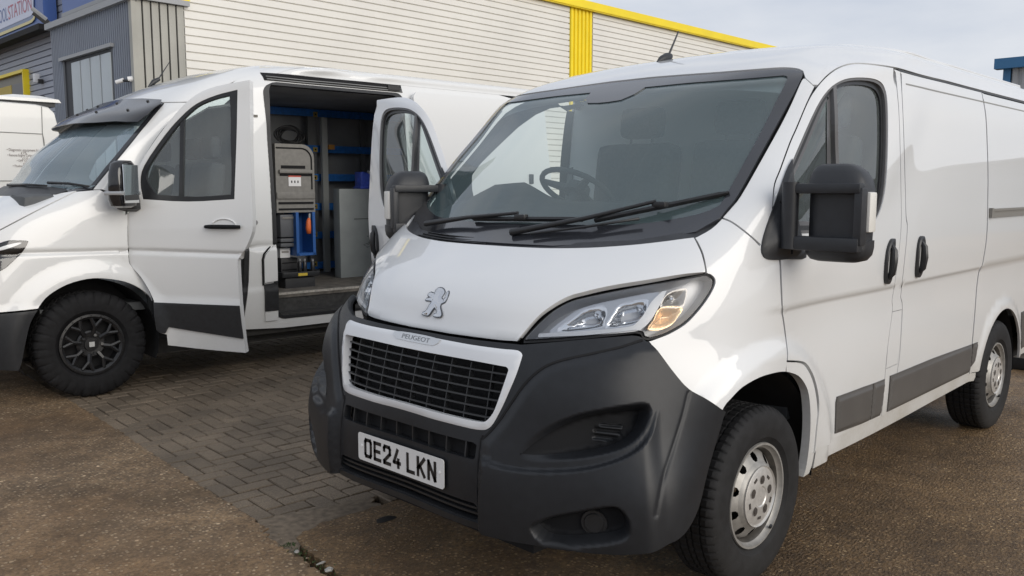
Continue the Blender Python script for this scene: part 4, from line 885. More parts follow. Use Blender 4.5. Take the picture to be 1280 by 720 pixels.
# seams of the rear corner, rear end
strip(V,vx([(-4.40,z) for z in np.linspace(.7,2.2,20)],False),.007,'corner_seam',mat('seam_and_shade_grey',(.25,.25,.24),.6),sp2,off=.001,h=.004)
zz=np.linspace(.36,2.6,30); Pb=V.raw(np.full(30,5.2),zz); MB().add([(-4.66+.09*max(0,(z-1.4)/1.2),y*.97,z) for _,y,z in Pb]+[(-4.66+.09*max(0,(z-1.4)/1.2),-y*.97,z) for _,y,z in Pb[::-1]],[tuple(range(60))]).build('rear_doors',white2,VAN2)
q=V.at(V.tx([-4.28],[1.6]),[1.6],.085)[0]; MB().box(q,(.05,.02,.10),bev=.006).build('door_handle',black,sp2,angle=40)
# right-hand side, plain
rs=vx([(-.60,.405),(-3.13,.345)]+[(-3.64+.50*math.cos(a),.385+.50*math.sin(a)) for a in np.linspace(R(5),R(175),20)]+[(-4.16,.40),(-4.66,.42),(-4.60,2.36),(-4.0,2.455),(-1.45,2.455),(-1.3,2.42)]); rs=np.vstack([rs,sg])
panel(V,rs,'body_side',white2,VAN2,holes=[inset(hole_c,.12)],res=.09,only_mirror=True)
# upper rail recess and rails over the load door
gv=vx([(-2.80,2.385),(-1.44,2.385),(-1.44,2.452),(-2.80,2.452)]); panel(V,gv,'rail_recess',void,sp2,res=.08,off=.004,flange=.003)
for z_,mt_ in ((2.392,mat('rail_aluminium_grey',(.22,.22,.215),.45,metal=.5)),(2.412,mat('rail_aluminium_grey',0))): strip(V,vx([(x,z_) for x in np.linspace(-1.46,-2.79,20)],False),.009,'door_rail',mt_,sp2,off=.016,h=.01)
p=V.at(V.tx([-2.70],[2.41]),[2.41],.02)[0]; MB().box(p,(.13,.02,.045),bev=.006).build('rail_carriage',black,sp2)
# slid-back load door standing off the rear side
dv2=vx([(-2.86,.47),(-4.36,.47),(-4.36,2.30),(-4.26,2.37),(-2.9,2.37),(-2.86,2.33)]); sd2=panel(V,dv2,'sliding_door',white2,VAN2,res=.08,off=.075,flange=.05)
strip(V,vx([(x,2.05) for x in np.linspace(-2.88,-4.34,14)],False),.03,'door_crease',white2,sd2,off=.074,h=.006)
panel(V,vx([(-2.86,.48),(-4.36,.48),(-4.36,.70),(-2.86,.70)]),'side_moulding',black,sd2,res=.1,off=.085)
# lower pillar moulding between the doors
panel(V,vx([(-1.33,.42),(-1.445,.42),(-1.445,.50),(-1.33,.50)]),'pillar_foot',white2,sp2,res=.03,off=.012,flange=.014)
panel(V,vx([(-1.33,.505),(-1.445,.505),(-1.445,.735),(-1.33,.725)]),'side_moulding',black,sp2,res=.03,off=.020,flange=.02)
panel(V,vx([(-1.33,.74),(-1.445,.75),(-1.445,1.04),(-1.40,1.02),(-1.345,.97),(-1.33,.93)]),'pillar_fairing',white2,sp2,res=.03,off=.020,flange=.02)
strip(V,vx([(-1.322,.72),(-1.322,.93),(-1.335,.975),(-1.40,1.035)],False),.014,'pillar_gap',void,sp2,off=.012,h=.01)
p=V.at(V.tx([-1.26],[1.235]),[1.235],.0)[0]; m=MB(); m.tube([p,p+np.array([0,.03,0])],.011,8); m.tube([p+np.array([0,.028,0]),p+np.array([0,.034,0])],.02,10); m.build('door_striker',mat('zinc_grey',(.3,.3,.3),.4,metal=.8),sp2)
p=V.at(V.tx([-1.27],[2.09]),[2.09],.0)[0]; MB().box(p+np.array([-.02,.006,0]),(.11,.012,.018)).build('seam_cover',mat('seam_cover_brown_grey',(.16,.15,.13),.6),sp2)
# dark under-sill
sb=MB(); sb.box((-2.0,0,.30),(3.0,1.75,.12)); sb.box((-2.0,.93,.33),(2.6,.05,.05)); sb.box((-4.4,0,.42),(.5,1.7,.2)); sb.box((.5,0,.35),(.5,1.3,.12)); sb.build('underbody',mat('underbody_dark',(.03,.028,.025),.8,noise=(20,.3)),VAN2)
for x in (0,-3.64):
    for s_ in (1,-1):
        m=MB(); m.lathe([(.47,s_*.55),(.475,s_*.975)],(x,0,.385),'Y',36,a0=R(-20),a1=R(200)); m.lathe([(.05,s_*.55),(.475,s_*.55)],(x,0,.385),'Y',36,a0=R(-20),a1=R(200)); m.build('wheel_well',mat('wheel_well_liner',0),VAN2,smooth=True)
# ---- the opened cab door
dl=C(VD,[(192.5,376,1),(186,362),(176,346),(164,332),(161,320),(160,290),(159,268),(162,245),(171,214),(185,188.5),(206,159),(225,136),(245,118.5),(270,108),(312,100,1),(313,180),(315,245),(316,283),(312,299),(306,312),(299,322),(297,332),(300,380),(304.5,424),(307,441,1),(260,437),(210,431.5,1),(208.5,418,1),(199,415),(195,405)],3,True)
wo2=C(VD,[(178,249,1),(175,228),(180,207),(205,170),(225,147),(245,130),(270,119),(297,112,1),(295.5,180),(293,249,1),(235,252)],3,True)
cdoor=panel(VD,dl,'door',white2,VAN2,holes=[wo2],res=.035,flange=.05,fine=(np.array([(.8,.98),(3.2,.98),(3.2,1.10),(.8,1.10)]),.010))
panel(VD,inset(wo2,.001),'window_seal',black,cdoor,holes=[inset(wo2,.035)],res=.02,off=-.004,flange=.03)
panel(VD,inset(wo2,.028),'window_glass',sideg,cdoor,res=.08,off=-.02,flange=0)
dv=C(VD,[(227,144),(226,200),(225,252)],8); strip(VD,[tuple(q) for q in dv],.038,'quarterlight_bar',black,cdoor,off=-.008,h=.02)
panel(VD,C(VD,[(193,377.5,1),(299.5,382,1),(304.5,423,1),(222,410,),(212,408,1),(208,416,1),(197,412)],2,True),'door_moulding',black,cdoor,res=.03,off=.014,flange=.016)
def dh2():
    t_,z_=VD.cast([(280,283.5)])[0]; m=MB(); P=lambda a,b,o:tuple(VD.at([t_+a],[z_+b],o)[0])
    m.tube([P(-.085,0,.012),P(-.06,0,.030),P(0,0,.036),P(.06,0,.030),P(.085,0,.012)],[.012,.015,.016,.015,.012],8); m.build('door_handle',recb,cdoor,angle=50)
    m=MB(); V_=[P(.058*math.cos(a),.01+.048*abs(math.sin(a)),-.0+.004*math.sin(a)) for a in np.linspace(0,math.pi,14)]
    m.tube(V_,.006,6); m.build('handle_recess',white2,cdoor,angle=50)
dh2()
panel(VD,inset(dl,.05),'door_trim',cabin,cdoor,holes=[inset(wo2,-.03)],res=.08,off=-.07,flange=0)
# its mirror: black shell with silver band, glass facing the rear
def loftl(levels,name,mt,par,n=20,e=.6):
    Vv=[];F=[]
    for z,x0,x1,y0,y1 in levels:
        for a in np.linspace(0,2*math.pi,n,False):
            c_,s_=math.cos(a),math.sin(a); Vv.append(((x0+x1)/2+(x1-x0)/2*math.copysign(abs(c_)**e,c_),(y0+y1)/2+(y1-y0)/2*math.copysign(abs(s_)**e,s_),z))
    for i in range(len(levels)-1):
        for j in range(n): F.append((i*n+j,i*n+(j+1)%n,(i+1)*n+(j+1)%n,(i+1)*n+j))
    F+=[tuple(range(n)),tuple((len(levels)-1)*n+j for j in range(n))]
    return MB().add(Vv,F).build(name,mt,par,angle=50)
loftl([(1.37,-.40,-.34,1.10,1.22),(1.385,-.43,-.31,1.07,1.26),(1.43,-.435,-.30,1.06,1.275),(1.60,-.43,-.31,1.06,1.275),(1.68,-.425,-.325,1.065,1.26),(1.705,-.41,-.345,1.09,1.22)],'mirror_head',gblack,cdoor)
m=MB(); m.box((-.368,1.168,1.475),(.142,.222,.028),bev=.008); m.build('mirror_band',mat('mirror_band_silver',(.42,.43,.44),.35,metal=.5),cdoor,angle=40)
m=MB(); m.box((-.436,1.165,1.54),(.008,.17,.27),bev=.003); m.build('mirror_glass',mat('mirror_silver',0),cdoor)
loftl([(1.34,-.36,-.26,.985,1.02),(1.36,-.40,-.24,.98,1.08),(1.42,-.40,-.25,.98,1.10),(1.46,-.38,-.28,.98,1.06)],'mirror_foot',black,cdoor)
cc,ss=math.cos(TV),math.sin(TV); cdoor.rotation_euler=(0,0,TV); cdoor.location=(HX-(cc*HX-ss*HY),HY-(ss*HX+cc*HY),0)
panel(V,inset(C(V,pilv,3,True),-.03),'pillar_trim',cabin,VAN2,res=.05,off=-.035,flange=0,mirror=True)
panel(V,symloop([(.3,2.04),(.7,2.03),(.95,2.0),(1.0,2.1),(.7,2.2),(.3,2.2)]),'roof_lining',cabin,VAN2,res=.08,off=-.05,flange=0)
# ---- cab interior and roof aerial
MB().box((-1.30,-.05,1.35),(.03,1.75,1.9)).build('bulkhead',mat('load_wall_dark',(.34,.35,.36),.75,noise=(3,.2)),VAN2)
MB().box((-.5,0,.62),(1.6,1.7,.06)).build('cabin_floor',cabin,VAN2)
m=MB(); m.box((.06,0,1.30),(.62,1.72,.34),bev=.08); m.build('dashboard',cabin,VAN2,angle=50)
for y in (-.45,.25,.62):
    m=MB(); m.box((-.72,y,1.02),(.5,.42,.16),bev=.05); m.box((-1.02,y,1.38),(.14,.42,.68),bev=.05,ry=R(-8)); m.box((-1.09,y,1.84),(.09,.24,.18),bev=.04); m.build('seat',seatf,VAN2,angle=60)
sw=MB(); c0=Vector((-.36,-.45,1.42)); sw.tube([c0+Vector((.10*math.cos(t),.19*math.sin(t),.16*math.cos(t))) for t in np.linspace(0,2*math.pi,25)],.013,6,cap=False); sw.tube([c0,c0+Vector((.2,0,-.15))],.04,8); sw.build('steering_wheel',cabin,VAN2,smooth=True)
t_,z_=V.cast([(192,97)])[0]; p=Vector(V.at([t_],[z_],.0)[0]); m=MB(); m.tube([p+Vector((.07,0,-.03)),p+Vector((.02,0,.02)),p+Vector((-.03,0,.05))],[.006,.022,.016],8); m.tube([p+Vector((-.02,0,.045)),p+Vector((-.13,0,.21))],[.006,.003],6); m.build('roof_aerial',mblack,VAN2,angle=50)
# ---- wheels: black multi-spoke alloy on all-terrain tyres
alloy=mat('matt_black_alloy',(.012,.012,.013),.35,noise=(40,.2)); 
def alloy_wheel(x,s_):
    r,w,rim=.384,.245,.218; root=None
    h=w/2*s_; m=MB(); m.lathe([(rim+.006,h*.80),(rim+.004,h*.90),(rim-.012,h*.92),(rim-.030,h*.80),(rim-.034,-h*.4)],n=64); root=m.build('wheel',alloy,VAN2,angle=35); root.location=(x,s_*.87,r); rm=root
    m=MB(); tyre(m,(0,0,0),r,w,rim,s_,n=190,at=True); m.build('tyre',rubber2,root,angle=30)
    MB().lathe([(.02,h*.15),(rim-.03,h*.1)],n=40).build('brake_disc',void,root)  # black disc paints the shadow seen between the spokes
    for q in range(20):
        a=2*math.pi*q/20; c=((rim-.004)*math.cos(a),h*.925,(rim-.004)*math.sin(a)); MB().tube([c,(c[0],c[1]+.004*s_,c[2])],.005,6).build('bead_bolt',alloy,rm)
    for q in range(8):
        a=2*math.pi*q/8+.2; m=MB(); ca,sa=math.cos(a),math.sin(a)
        def P(rr,y_,d_): return (rr*ca-d_*sa,h*y_,rr*sa+d_*ca)
        m.tube([P(.075,.62,0),P(.13,.78,0)],[.018,.015],6)
        m.tube([P(.13,.78,0),P(rim-.028,.80,.038)],[.015,.012],6); m.tube([P(.13,.78,0),P(rim-.028,.80,-.038)],[.015,.012],6); m.build('spoke',alloy,root,angle=50)
    m=MB(); m.lathe([(.098,h*.45),(.100,h*.60),(.088,h*.66),(.050,h*.62),(.048,h*.74),(.001,h*.76)],n=40); hub=m.build('hub',alloy,root,angle=35)
    m=MB(); m.box((0,h*.77,0),(.036,.006,.036)); m.build('hub_badge',mat('hub_badge_grey',(.45,.45,.44),.4),root)
    for q in range(5):
        a=2*math.pi*q/5+.7; c=(.07*math.cos(a),h*.60,.07*math.sin(a)); MB().tube([c,(c[0],c[1]+.022*s_,c[2])],.011,6).build('wheel_nut',mat('wheel_nut_steel',(.30,.30,.30),.35,metal=.8) if q in (1,2) else black,root)
for x in (0,-3.64):
    for s_ in (1,-1): alloy_wheel(x,s_)
# ---- load space: floor, lining, step
lw=mat('load_wall_dark',0); ply=mat('worn_load_floor',(.14,.125,.105),.7,noise=(14,.45),bump=(60,.4))
fl=MB().box((-2.98,0,.60),(3.26,1.70,.04)).build('load_floor',ply,VAN2)
st=MB(); st.box((-2.1,.83,.53),(1.33,.02,.13)); st.build('step_riser',mat('step_black',(.035,.034,.032),.6,noise=(30,.4),bump=(80,.4)),VAN2)
MB().box((-2.1,.91,.45),(1.33,.15,.03)).build('step_tread',mat('step_black',0),VAN2)
MB().box((-2.1,.84,.615),(1.33,.03,.018)).build('floor_edge',mat('floor_edge_metal',(.45,.42,.37),.5,metal=.3,noise=(40,.3)),VAN2)
MB().box((-2.98,-.88,1.5),(3.26,.02,1.7)).build('load_wall',lw,VAN2); MB().box((-4.58,0,1.5),(.02,1.7,1.7)).build('rear_wall',lw,VAN2); MB().box((-2.98,0,2.36),(3.2,1.65,.02)).build('load_ceiling',lw,VAN2)
MB().box((-1.95,.40,2.375),(.10,.03,.012)).build('ceiling_lamp',mat('lamp_strip_white',(.8,.8,.8),.4),VAN2)
# ---------------------------------------------------------------- what stands in the load space of the second van
def place(name,label,cat,loc,group=None):
    p=l2w([loc])[0]; return empty(name,tuple(p),PHI,label=label,cat=cat,group=group)
blue=mat('racking_blue',(.03,.19,.60),.45,noise=(30,.2)); postg=mat('racking_grey_post',(.42,.44,.43),.5); ymark=mat('connector_yellow',(.45,.33,.07),.5)
# racking on the far wall
RY=-.70
rk=place('storage_racking','blue shelf racking with grey uprights along the far inside wall','racking',(-3.0,RY,.62))
def loc(px,py,yl): return cl(px,py,yl)
def lb(o_root,p): return (p[0]+3.0,p[1]-RY,p[2]-.62)
x0,x1=-1.55,-4.7
for yy in (143,187,222,258,293,330):
    z=loc(420,yy,RY)[2]
    m=MB(); m.box(((x0+x1)/2+3.0,0,z-.62),(x1-x0 if x1>x0 else x0-x1,.02,.075)); sb_=m.build('shelf_beam',blue,rk); MB().box(((x0+x1)/2+3.0,-.12,z-.62-.02),(x0-x1,.24,.012)).build('shelf_board',mat('shelf_board_grey',(.25,.26,.27),.6),sb_)
    for px in (394,): 
        q=loc(px,yy,RY+.012); m=MB(); m.box((q[0]+3.0,.014,q[2]-.62),(.05,.006,.05)); cn=m.build('connector',ymark,rk); MB().tube([(q[0]+3.0,.016,q[2]-.62),(q[0]+3.0,.022,q[2]-.62)],.010,8).build('connector_hole',void,cn)
for px,w_ in ((392,.10),(455,.06)):
    q=loc(px,250,RY); MB().box((q[0]+3.0,-.01,.87),(w_,.03,1.74)).build('upright',mat('racking_dark_upright',(.16,.165,.17),.6),rk)
q=loc(406.5,240,RY+.10); pt_,pb_=loc(406,147,RY+.10)[2],loc(406,342,RY+.10)[2]; m=MB(); m.box((q[0]+3.0,.10,(pt_+pb_)/2-.62),(.066,.04,pt_-pb_)); m.build('upright',postg,rk)
q=loc(413,184,RY+.11); MB().box((q[0]+3.0,.125,loc(413,184,RY+.11)[2]-.62),(.07,.03,.05)).build('latch',mat('latch_orange',(.5,.24,.05),.5),rk)
# grey steel cabinet and the blue blower on it
CY=.10
a=loc(427,372,CY); b=loc(493,236,CY)
cw=abs(b[0]-a[0]); ch=b[2]-.62
cg=mat('cabinet_grey',(.30,.325,.325),.5,noise=(8,.07))
cab=place('steel_cabinet','plain grey steel cabinet standing on the van floor','cabinet',((a[0]+b[0])/2,CY-.06,.62))
MB().box((0,0,ch/2),(cw,.12,ch),bev=.006).build('cabinet_body',cg,cab,angle=40)
MB().box((0,.062,ch*.66),(cw*.5,.004,.006)).build('cabinet_slot',black,cab)
strk=MB()
for k in range(14):
    aa=random.uniform(0,6.28); x_,z_=random.uniform(-.05,.05),random.uniform(-.06,.06); strk.box((.0+x_,.0612,ch*.40+z_),(.05*abs(math.cos(aa))+.006,.001,.004),ry=aa)
strk.build('scuff_marks',mat('scuff_dark',(.10,.11,.11),.6),cab)
p0=loc(446,236,CY-.2)
bw=place('blower','blue plastic power blower sitting on the grey cabinet','power tool',(p0[0],CY-.06,.62+ch))
bl2=mat('tool_blue',(.05,.09,.45),.4,noise=(40,.2))
m=MB(); m.lathe([(.001,-.05),(.07,-.05),(.085,-.02),(.085,.02),(.07,.05),(.001,.05)],(0,0,.085),'Y',20); m.build('fan_housing',bl2,bw,angle=40)
m=MB(); m.box((-.0,0,.012),(.17,.14,.024),bev=.006); m.box((.05,0,.09),(.05,.12,.16),bev=.012); m.build('base',bl2,bw,angle=40); m=MB(); m.tube([(-.05,0,.12),(-.10,.01,.12),(-.14,.02,.10)],[.03,.028,.02],10); m.build('nozzle',black,bw,angle=50); MB().box((-.09,-.02,.15),(.05,.04,.07),bev=.006).build('tag',mat('tag_white',(.6,.6,.62),.5),bw)
# stacked cases at the bulkhead end
KY=.48
case=mat('case_grey_plastic',(.20,.193,.178),.55,noise=(30,.12),bump=(500,.12)); cased=mat('case_dark_plastic',(.028,.028,.030),.5,noise=(30,.15)); 
def case_at(px0,px1,py0,py1,name,label,cat,mt,depth=.36,yl=KY,rad=.02):
    a=loc(px0,py1,yl); b=loc(px1,py0,yl); w_=abs(b[0]-a[0]); h_=b[2]-a[2]
    r_=place(name,label,cat,((a[0]+b[0])/2,yl-depth/2,a[2])); return r_,w_,h_,depth
def rounded(w_,h_,r_tr,dep,y0):
    """front outline with one large rounded corner on the +screen side (local -x)"""
    pts=[(w_/2,y0,0),(w_/2,y0,h_)]+[(-w_/2+r_tr-r_tr*math.sin(t),y0,h_-r_tr+r_tr*math.cos(t)) for t in np.linspace(0,math.pi/2,8)]+[(-w_/2,y0,0)]
    return pts
r_,w_,h_,dp=case_at(346,392,181,266,'tool_case','tall grey tool case with rounded corner and carry handle','tool case',case)
m=MB(); m.prism(rounded(w_,h_,.12,dp,-dp/2),(0,dp,0)); m.build('case_body',case,r_,angle=40)
fr=[Vector(p_) for p_ in rounded(w_*.90,h_*.60,.10,dp,dp/2+.002)]; fr=[p_+Vector((.01,0,h_*.34)) for p_ in fr]; m=MB(); m.tube(fr[1:]+[],.007,6); m.build('lid_groove',void,r_)
m=MB(); m.box((0,dp/2+.012,h_*.60),(w_*.86,.03,h_*.055),bev=.01); m.build('carry_handle',case,r_,angle=40); MB().box((.02,dp/2+.002,h_*.665),(w_*.62,.004,h_*.045)).build('handle_gap',void,r_); MB().box((0,dp/2+.003,h_*.55),(w_*.8,.004,h_*.03)).build('handle_slot',void,r_)  # black strip above the carry handle paints its shadow
m=MB(); m.box((.01,dp/2+.004,h_*.455),(w_*.32,.004,h_*.14)); lb_=m.build('case_label',mat('label_white',(.75,.75,.75),.5),r_); MB().box((.01,dp/2+.0065,h_*.53),(w_*.32,.002,h_*.02)).build('label_red_edge',mat('label_red',(.5,.08,.05),.5),lb_)
for k in range(3): MB().box((.01+(k-1)*w_*.08,dp/2+.0065,h_*.45),(w_*.03,.002,h_*.035)).build('label_mark',black,lb_)
m=MB(); m.box((0,dp/2+.006,h_*.25),(w_*.98,.012,h_*.10),bev=.004); m.build('case_band',case,r_,angle=40); MB().box((0,dp/2+.004,h_*.14),(w_*.9,.008,h_*.03)).build('latch_slot',void,r_); MB().box((0,dp/2+.004,h_*.05),(w_*.9,.008,h_*.025)).build('latch_slot',void,r_)
r_,w_,h_,dp=case_at(351,372,268,297,'tool_case','flat dark grey case lying under the tall grey case','tool case',cased); MB().box((0,0,h_/2),(w_,dp,h_),bev=.012).build('case_body',mat('case_slate',(.10,.105,.115),.5),r_,angle=40); MB().box((0,dp/2+.004,h_*.86),(w_*.8,.008,h_*.08)).build('case_lip',case,r_)
for k in range(2):
    r_,w_,h_,dp=case_at(351,373,297.5+6*k,303+6*k,'flat_organiser',('thin dark organiser box directly under the slate case','thin dark organiser box above the white labelled box')[k],'organiser',cased); MB().box((0,0,h_/2),(w_,dp,h_),bev=.004).build('organiser_body',mat('case_slate',0),r_,angle=40)
r_,w_,h_,dp=case_at(354,366,310,323,'labelled_box','small white labelled box between the organisers and the black trolley','box',cased); MB().box((0,0,h_/2),(w_,dp*.7,h_)).build('box_body',mat('label_white',0),r_); MB().box((0,dp*.35+.002,h_*.6),(w_*.7,.003,h_*.2)).build('box_print',mat('print_grey',(.3,.28,.27),.6),r_)
r_,w_,h_,dp=case_at(371,394,265,320,'blue_case','open blue plastic case holding an orange handled tool','case',blue,yl=KY+.05,depth=.22)
bb=mat('case_blue',(.02,.10,.33),.45)
m=MB(); m.box((w_*.42,0,h_/2),(w_*.14,dp,h_)); m.box((-w_*.42,0,h_/2),(w_*.14,dp,h_)); m.box((0,-dp/2+.01,h_/2),(w_,.02,h_)); m.box((0,0,.012),(w_,dp,.024)); m.build('case_shell',bb,r_)
r2=place('orange_tool','orange handled tool clipped inside the blue case','tool',cl(386,292,KY+.10)); m=MB(); m.tube([(0,0,0),(.004,0,.05),(0,0,.11),(-.008,0,.14)],[.020,.026,.022,.012],8); m.build('tool_grip',mat('tool_orange',(.75,.16,.04),.45),r2,smooth=True); MB().tube([(-.01,0,.13),(-.012,0,.18)],.012,8).build('tool_neck',mat('tool_steel',(.4,.4,.4),.4,metal=.6),r2)
r_,w_,h_,dp=case_at(355,398,338,366,'tool_trolley','black tool trolley tray with yellow sticker by the door step','trolley',cased,yl=KY+.1,depth=.3)
m=MB(); m.box((0,0,h_*.35),(w_*.86,dp*.9,h_*.7),bev=.01); m.build('trolley_box',cased,r_,angle=40)
m=MB(); m.box((0,dp/2,h_*.87),(w_*1.04,.02,h_*.26),bev=.005); m.box((0,-dp/2,h_*.87),(w_*1.04,.02,h_*.26)); m.box((w_*.51,0,h_*.87),(.02,dp,h_*.26)); m.box((-w_*.51,0,h_*.87),(.02,dp,h_*.26)); m.box((0,0,h_*.76),(w_,dp,.01)); m.build('trolley_tray',black,r_,angle=40)
MB().box((-.01,dp/2+.012,h_*.86),(w_*.26,.004,h_*.14)).build('trolley_sticker',mat('sticker_yellow',(.62,.45,.05),.5),r_)
for k,px in enumerate((375,381,391)):
    q=cl(px,340,KY+.08); r2=place('spray_can',('dark spray can in the trolley tray, furthest in its row','dark spray can between two others in the trolley tray','dark spray can standing alone at the tray end')[k],'spray can',(q[0],q[1],q[2]-.0),'spray cans in the trolley tray')
    m=MB(); m.lathe([(.001,0),(.019,0),(.020,.006),(.020,.088),(.012,.098),(.001,.098)],n=14,axis='Z'); m.build('can_body',mat('can_dark',(.03,.03,.032),.3,metal=.4),r2,angle=40); m=MB(); m.lathe([(.012,.097),(.013,.12),(.001,.122)],n=12,axis='Z'); m.build('can_cap',mat('can_cap_grey',(.25,.25,.25),.4),r2,angle=40)
# black drawer block behind the cases
r_,w_,h_,dp=case_at(352,372,322,352,'drawer_block','black drawer block behind the trolley tray','drawers',cased,yl=KY-.05); MB().box((0,0,h_/2),(w_,dp,h_),bev=.005).build('block_body',cased,r_,angle=40)
for k in range(3): MB().box((0,dp/2+.003,h_*(.2+.3*k)),(w_*.85,.006,.008)).build('drawer_gap',void,r_)
# dark cable reel on the shelf above the cases
q=cl(362,176,-.2); r2=place('cable_coil','tangled dark cable coil on the shelf above the tall case','cable',(q[0],-.2,cl(362,181,-.2)[2])); m=MB()
for k in range(5):
    rr=.07+.012*k; m.tube([(rr*math.cos(t)*1.3,.02*math.sin(3*t+k),.09+rr*.8*math.sin(t)) for t in np.linspace(0,2*math.pi,25)],.008,6,cap=False)
m.build('cable_loops',black,r2,smooth=True)
# ================================================================ ground
def conc(name,base,chips,rough,wet,ridge=0,stain=(.09,.06,.035)):
    m=bpy.data.materials.new(name); m.use_nodes=True; t=m.node_tree; p=t.nodes['Principled BSDF']; g=t.nodes.new('ShaderNodeNewGeometry')
    def N_(ty,**k):
        n=t.nodes.new(ty)
        for a,b in k.items(): n.inputs[a.replace('_',' ')].default_value=b
        return n
    def ln(a,b): t.links.new(a,b)
    def nz(s,d=6,rg=.6): n=N_('ShaderNodeTexNoise',Scale=s,Detail=d,Roughness=rg); ln(g.outputs['Position'],n.inputs['Vector']); return n.outputs[0]
    def ramp(f,a,b,lo=0.,hi=1.):
        r_=N_('ShaderNodeMapRange'); r_.inputs[1].default_value=a; r_.inputs[2].default_value=b; r_.inputs[3].default_value=lo; r_.inputs[4].default_value=hi; ln(f,r_.inputs[0]); return r_.outputs[0]
    def mix(f,a,b,mode='MIX'):
        x=t.nodes.new('ShaderNodeMixRGB'); x.blend_type=mode
        for i,v in enumerate((f,a,b)):
            if isinstance(v,(int,float)): x.inputs[i].default_value=v
            elif isinstance(v,tuple): x.inputs[i].default_value=(*v,1)
            else: ln(v,x.inputs[i])
        return x.outputs[0]
    vo=N_('ShaderNodeTexVoronoi',Scale=54); ln(g.outputs['Position'],vo.inputs['Vector'])
    hs=t.nodes.new('ShaderNodeSeparateColor'); ln(vo.outputs['Color'],hs.inputs[0])
    c=mix(ramp(nz(3.0),.35,.65),tuple(k*.78 for k in base),tuple(k*1.22 for k in base))
    c=mix(ramp(nz(48,4,.75),.40,.58,0,.9),c,tuple(k*.42 for k in base))
    chipm=ramp(hs.outputs[0],.52,.60); inner=ramp(vo.outputs['Distance'],.30,.42,1,0)
    mm=t.nodes.new('ShaderNodeMath'); mm.operation='MULTIPLY'; ln(chipm,mm.inputs[0]); ln(inner,mm.inputs[1])
    c=mix(mm.outputs[0],c,mix(hs.outputs[1],chips[0],chips[1]))
    v2=N_('ShaderNodeTexVoronoi',Scale=27); ln(g.outputs['Position'],v2.inputs['Vector']); h2=t.nodes.new('ShaderNodeSeparateColor'); ln(v2.outputs['Color'],h2.inputs[0])
    m2=t.nodes.new('ShaderNodeMath'); m2.operation='MULTIPLY'; ln(ramp(h2.outputs[0],.84,.88),m2.inputs[0]); ln(ramp(v2.outputs['Distance'],.20,.27,1,0),m2.inputs[1])
    c=mix(m2.outputs[0],c,mix(h2.outputs[1],tuple(k*1.25 for k in chips[0]),tuple(k*.8 for k in base)))
    c=mix(ramp(nz(.75,5),.45,.7,0,.65),c,mix(ramp(nz(90,3,.8),.35,.65),tuple(k*.55 for k in stain),tuple(min(1,k*1.5) for k in stain)))
    c=mix(1.0,c,mix(ramp(nz(.55,6,.62),.38,.62),(.58,.55,.52),(1.26,1.25,1.25)),'MULTIPLY')
    c=mix(1.0,c,mix(ramp(nz(5.5,6,.7),.36,.64),(.74,.72,.70),(1.22,1.22,1.22)),'MULTIPLY')
    ln(c,p.inputs['Base Color'])
    wetm=ramp(nz(1.1,6),.40,.62); rr=N_('ShaderNodeMapRange'); rr.inputs[3].default_value=rough; rr.inputs[4].default_value=wet*.8; ln(wetm,rr.inputs[0]); ln(rr.outputs[0],p.inputs['Roughness'])
    h=t.nodes.new('ShaderNodeMath'); h.operation='ADD'; ln(nz(150,5,.75),h.inputs[0]); ln(mm.outputs[0],h.inputs[1]); hh=h.outputs[0]
    if ridge:
        w=N_('ShaderNodeTexWave',Scale=ridge,Distortion=9.0,Detail=4); w.bands_direction='Y'; w.inputs['Detail Scale'].default_value=2.0; ln(g.outputs['Position'],w.inputs['Vector'])
        a2=t.nodes.new('ShaderNodeMath'); a2.operation='MULTIPLY_ADD'; a2.inputs[1].default_value=.30; ln(w.outputs[1],a2.inputs[0]); ln(hh,a2.inputs[2]); hh=a2.outputs[0]
    b=N_('ShaderNodeBump',Strength=1.0,Distance=.011); ln(hh,b.inputs['Height']); ln(b.outputs[0],p.inputs['Normal']); MT[name]=m; return m
con1=conc('exposed_aggregate_concrete',(.335,.226,.124),((.72,.57,.38),(.34,.24,.15)),.80,.62,stain=(.25,.145,.062))
con2=conc('damp_ridged_concrete',(.265,.165,.074),((.58,.41,.22),(.30,.195,.10)),.68,.46,ridge=16,stain=(.125,.076,.034))
bed=mat('paver_joint_sand',(.050,.042,.032),.95,noise=(60,.4))
def st(o): o['kind']='structure'; return o
st(MB().box((0,0,-.30),(400,400,.5)).build('ground',bed))
def jag(a,b,step=.03,amp=.006):
    a=np.array(a,float); b=np.array(b,float); n=max(2,int(np.linalg.norm(b-a)/step)); e=(b-a)/np.linalg.norm(b-a); q=np.array([-e[1],e[0]]); return [tuple(a+(b-a)*i/n+q*rng.normal()*amp*(0<i<n)) for i in range(n)]
def slab(name,pts,mt,z=.006,th=.12):
    return st(MB().prism([(x,y,z) for x,y in pts],(0,0,-th)).build(name,mt))
e1=[(.72,-9.4),(.80,-5.2),(.837,-4.072),(.904,-2.873),(.967,-2.144),(1.017,-1.385),(1.05,-.86)]
s1=[]
for a,b in zip(e1[:-1],e1[1:]): s1+=jag(a,b,.05 if b[1]<-3 else .022,.006)
s1+=jag((1.05,-.86),(1.105,-.74),.015,.012)+jag((1.105,-.74),(1.12,-.52),.02,.010)+jag((1.12,-.52),(1.135,-.23),.02,.008)+jag((1.135,-.23),(1.22,2.6),.05,.005)+[(1.6,14),(40,14),(40,-60),(.72,-60)]
slab('concrete_slab',s1,con1)
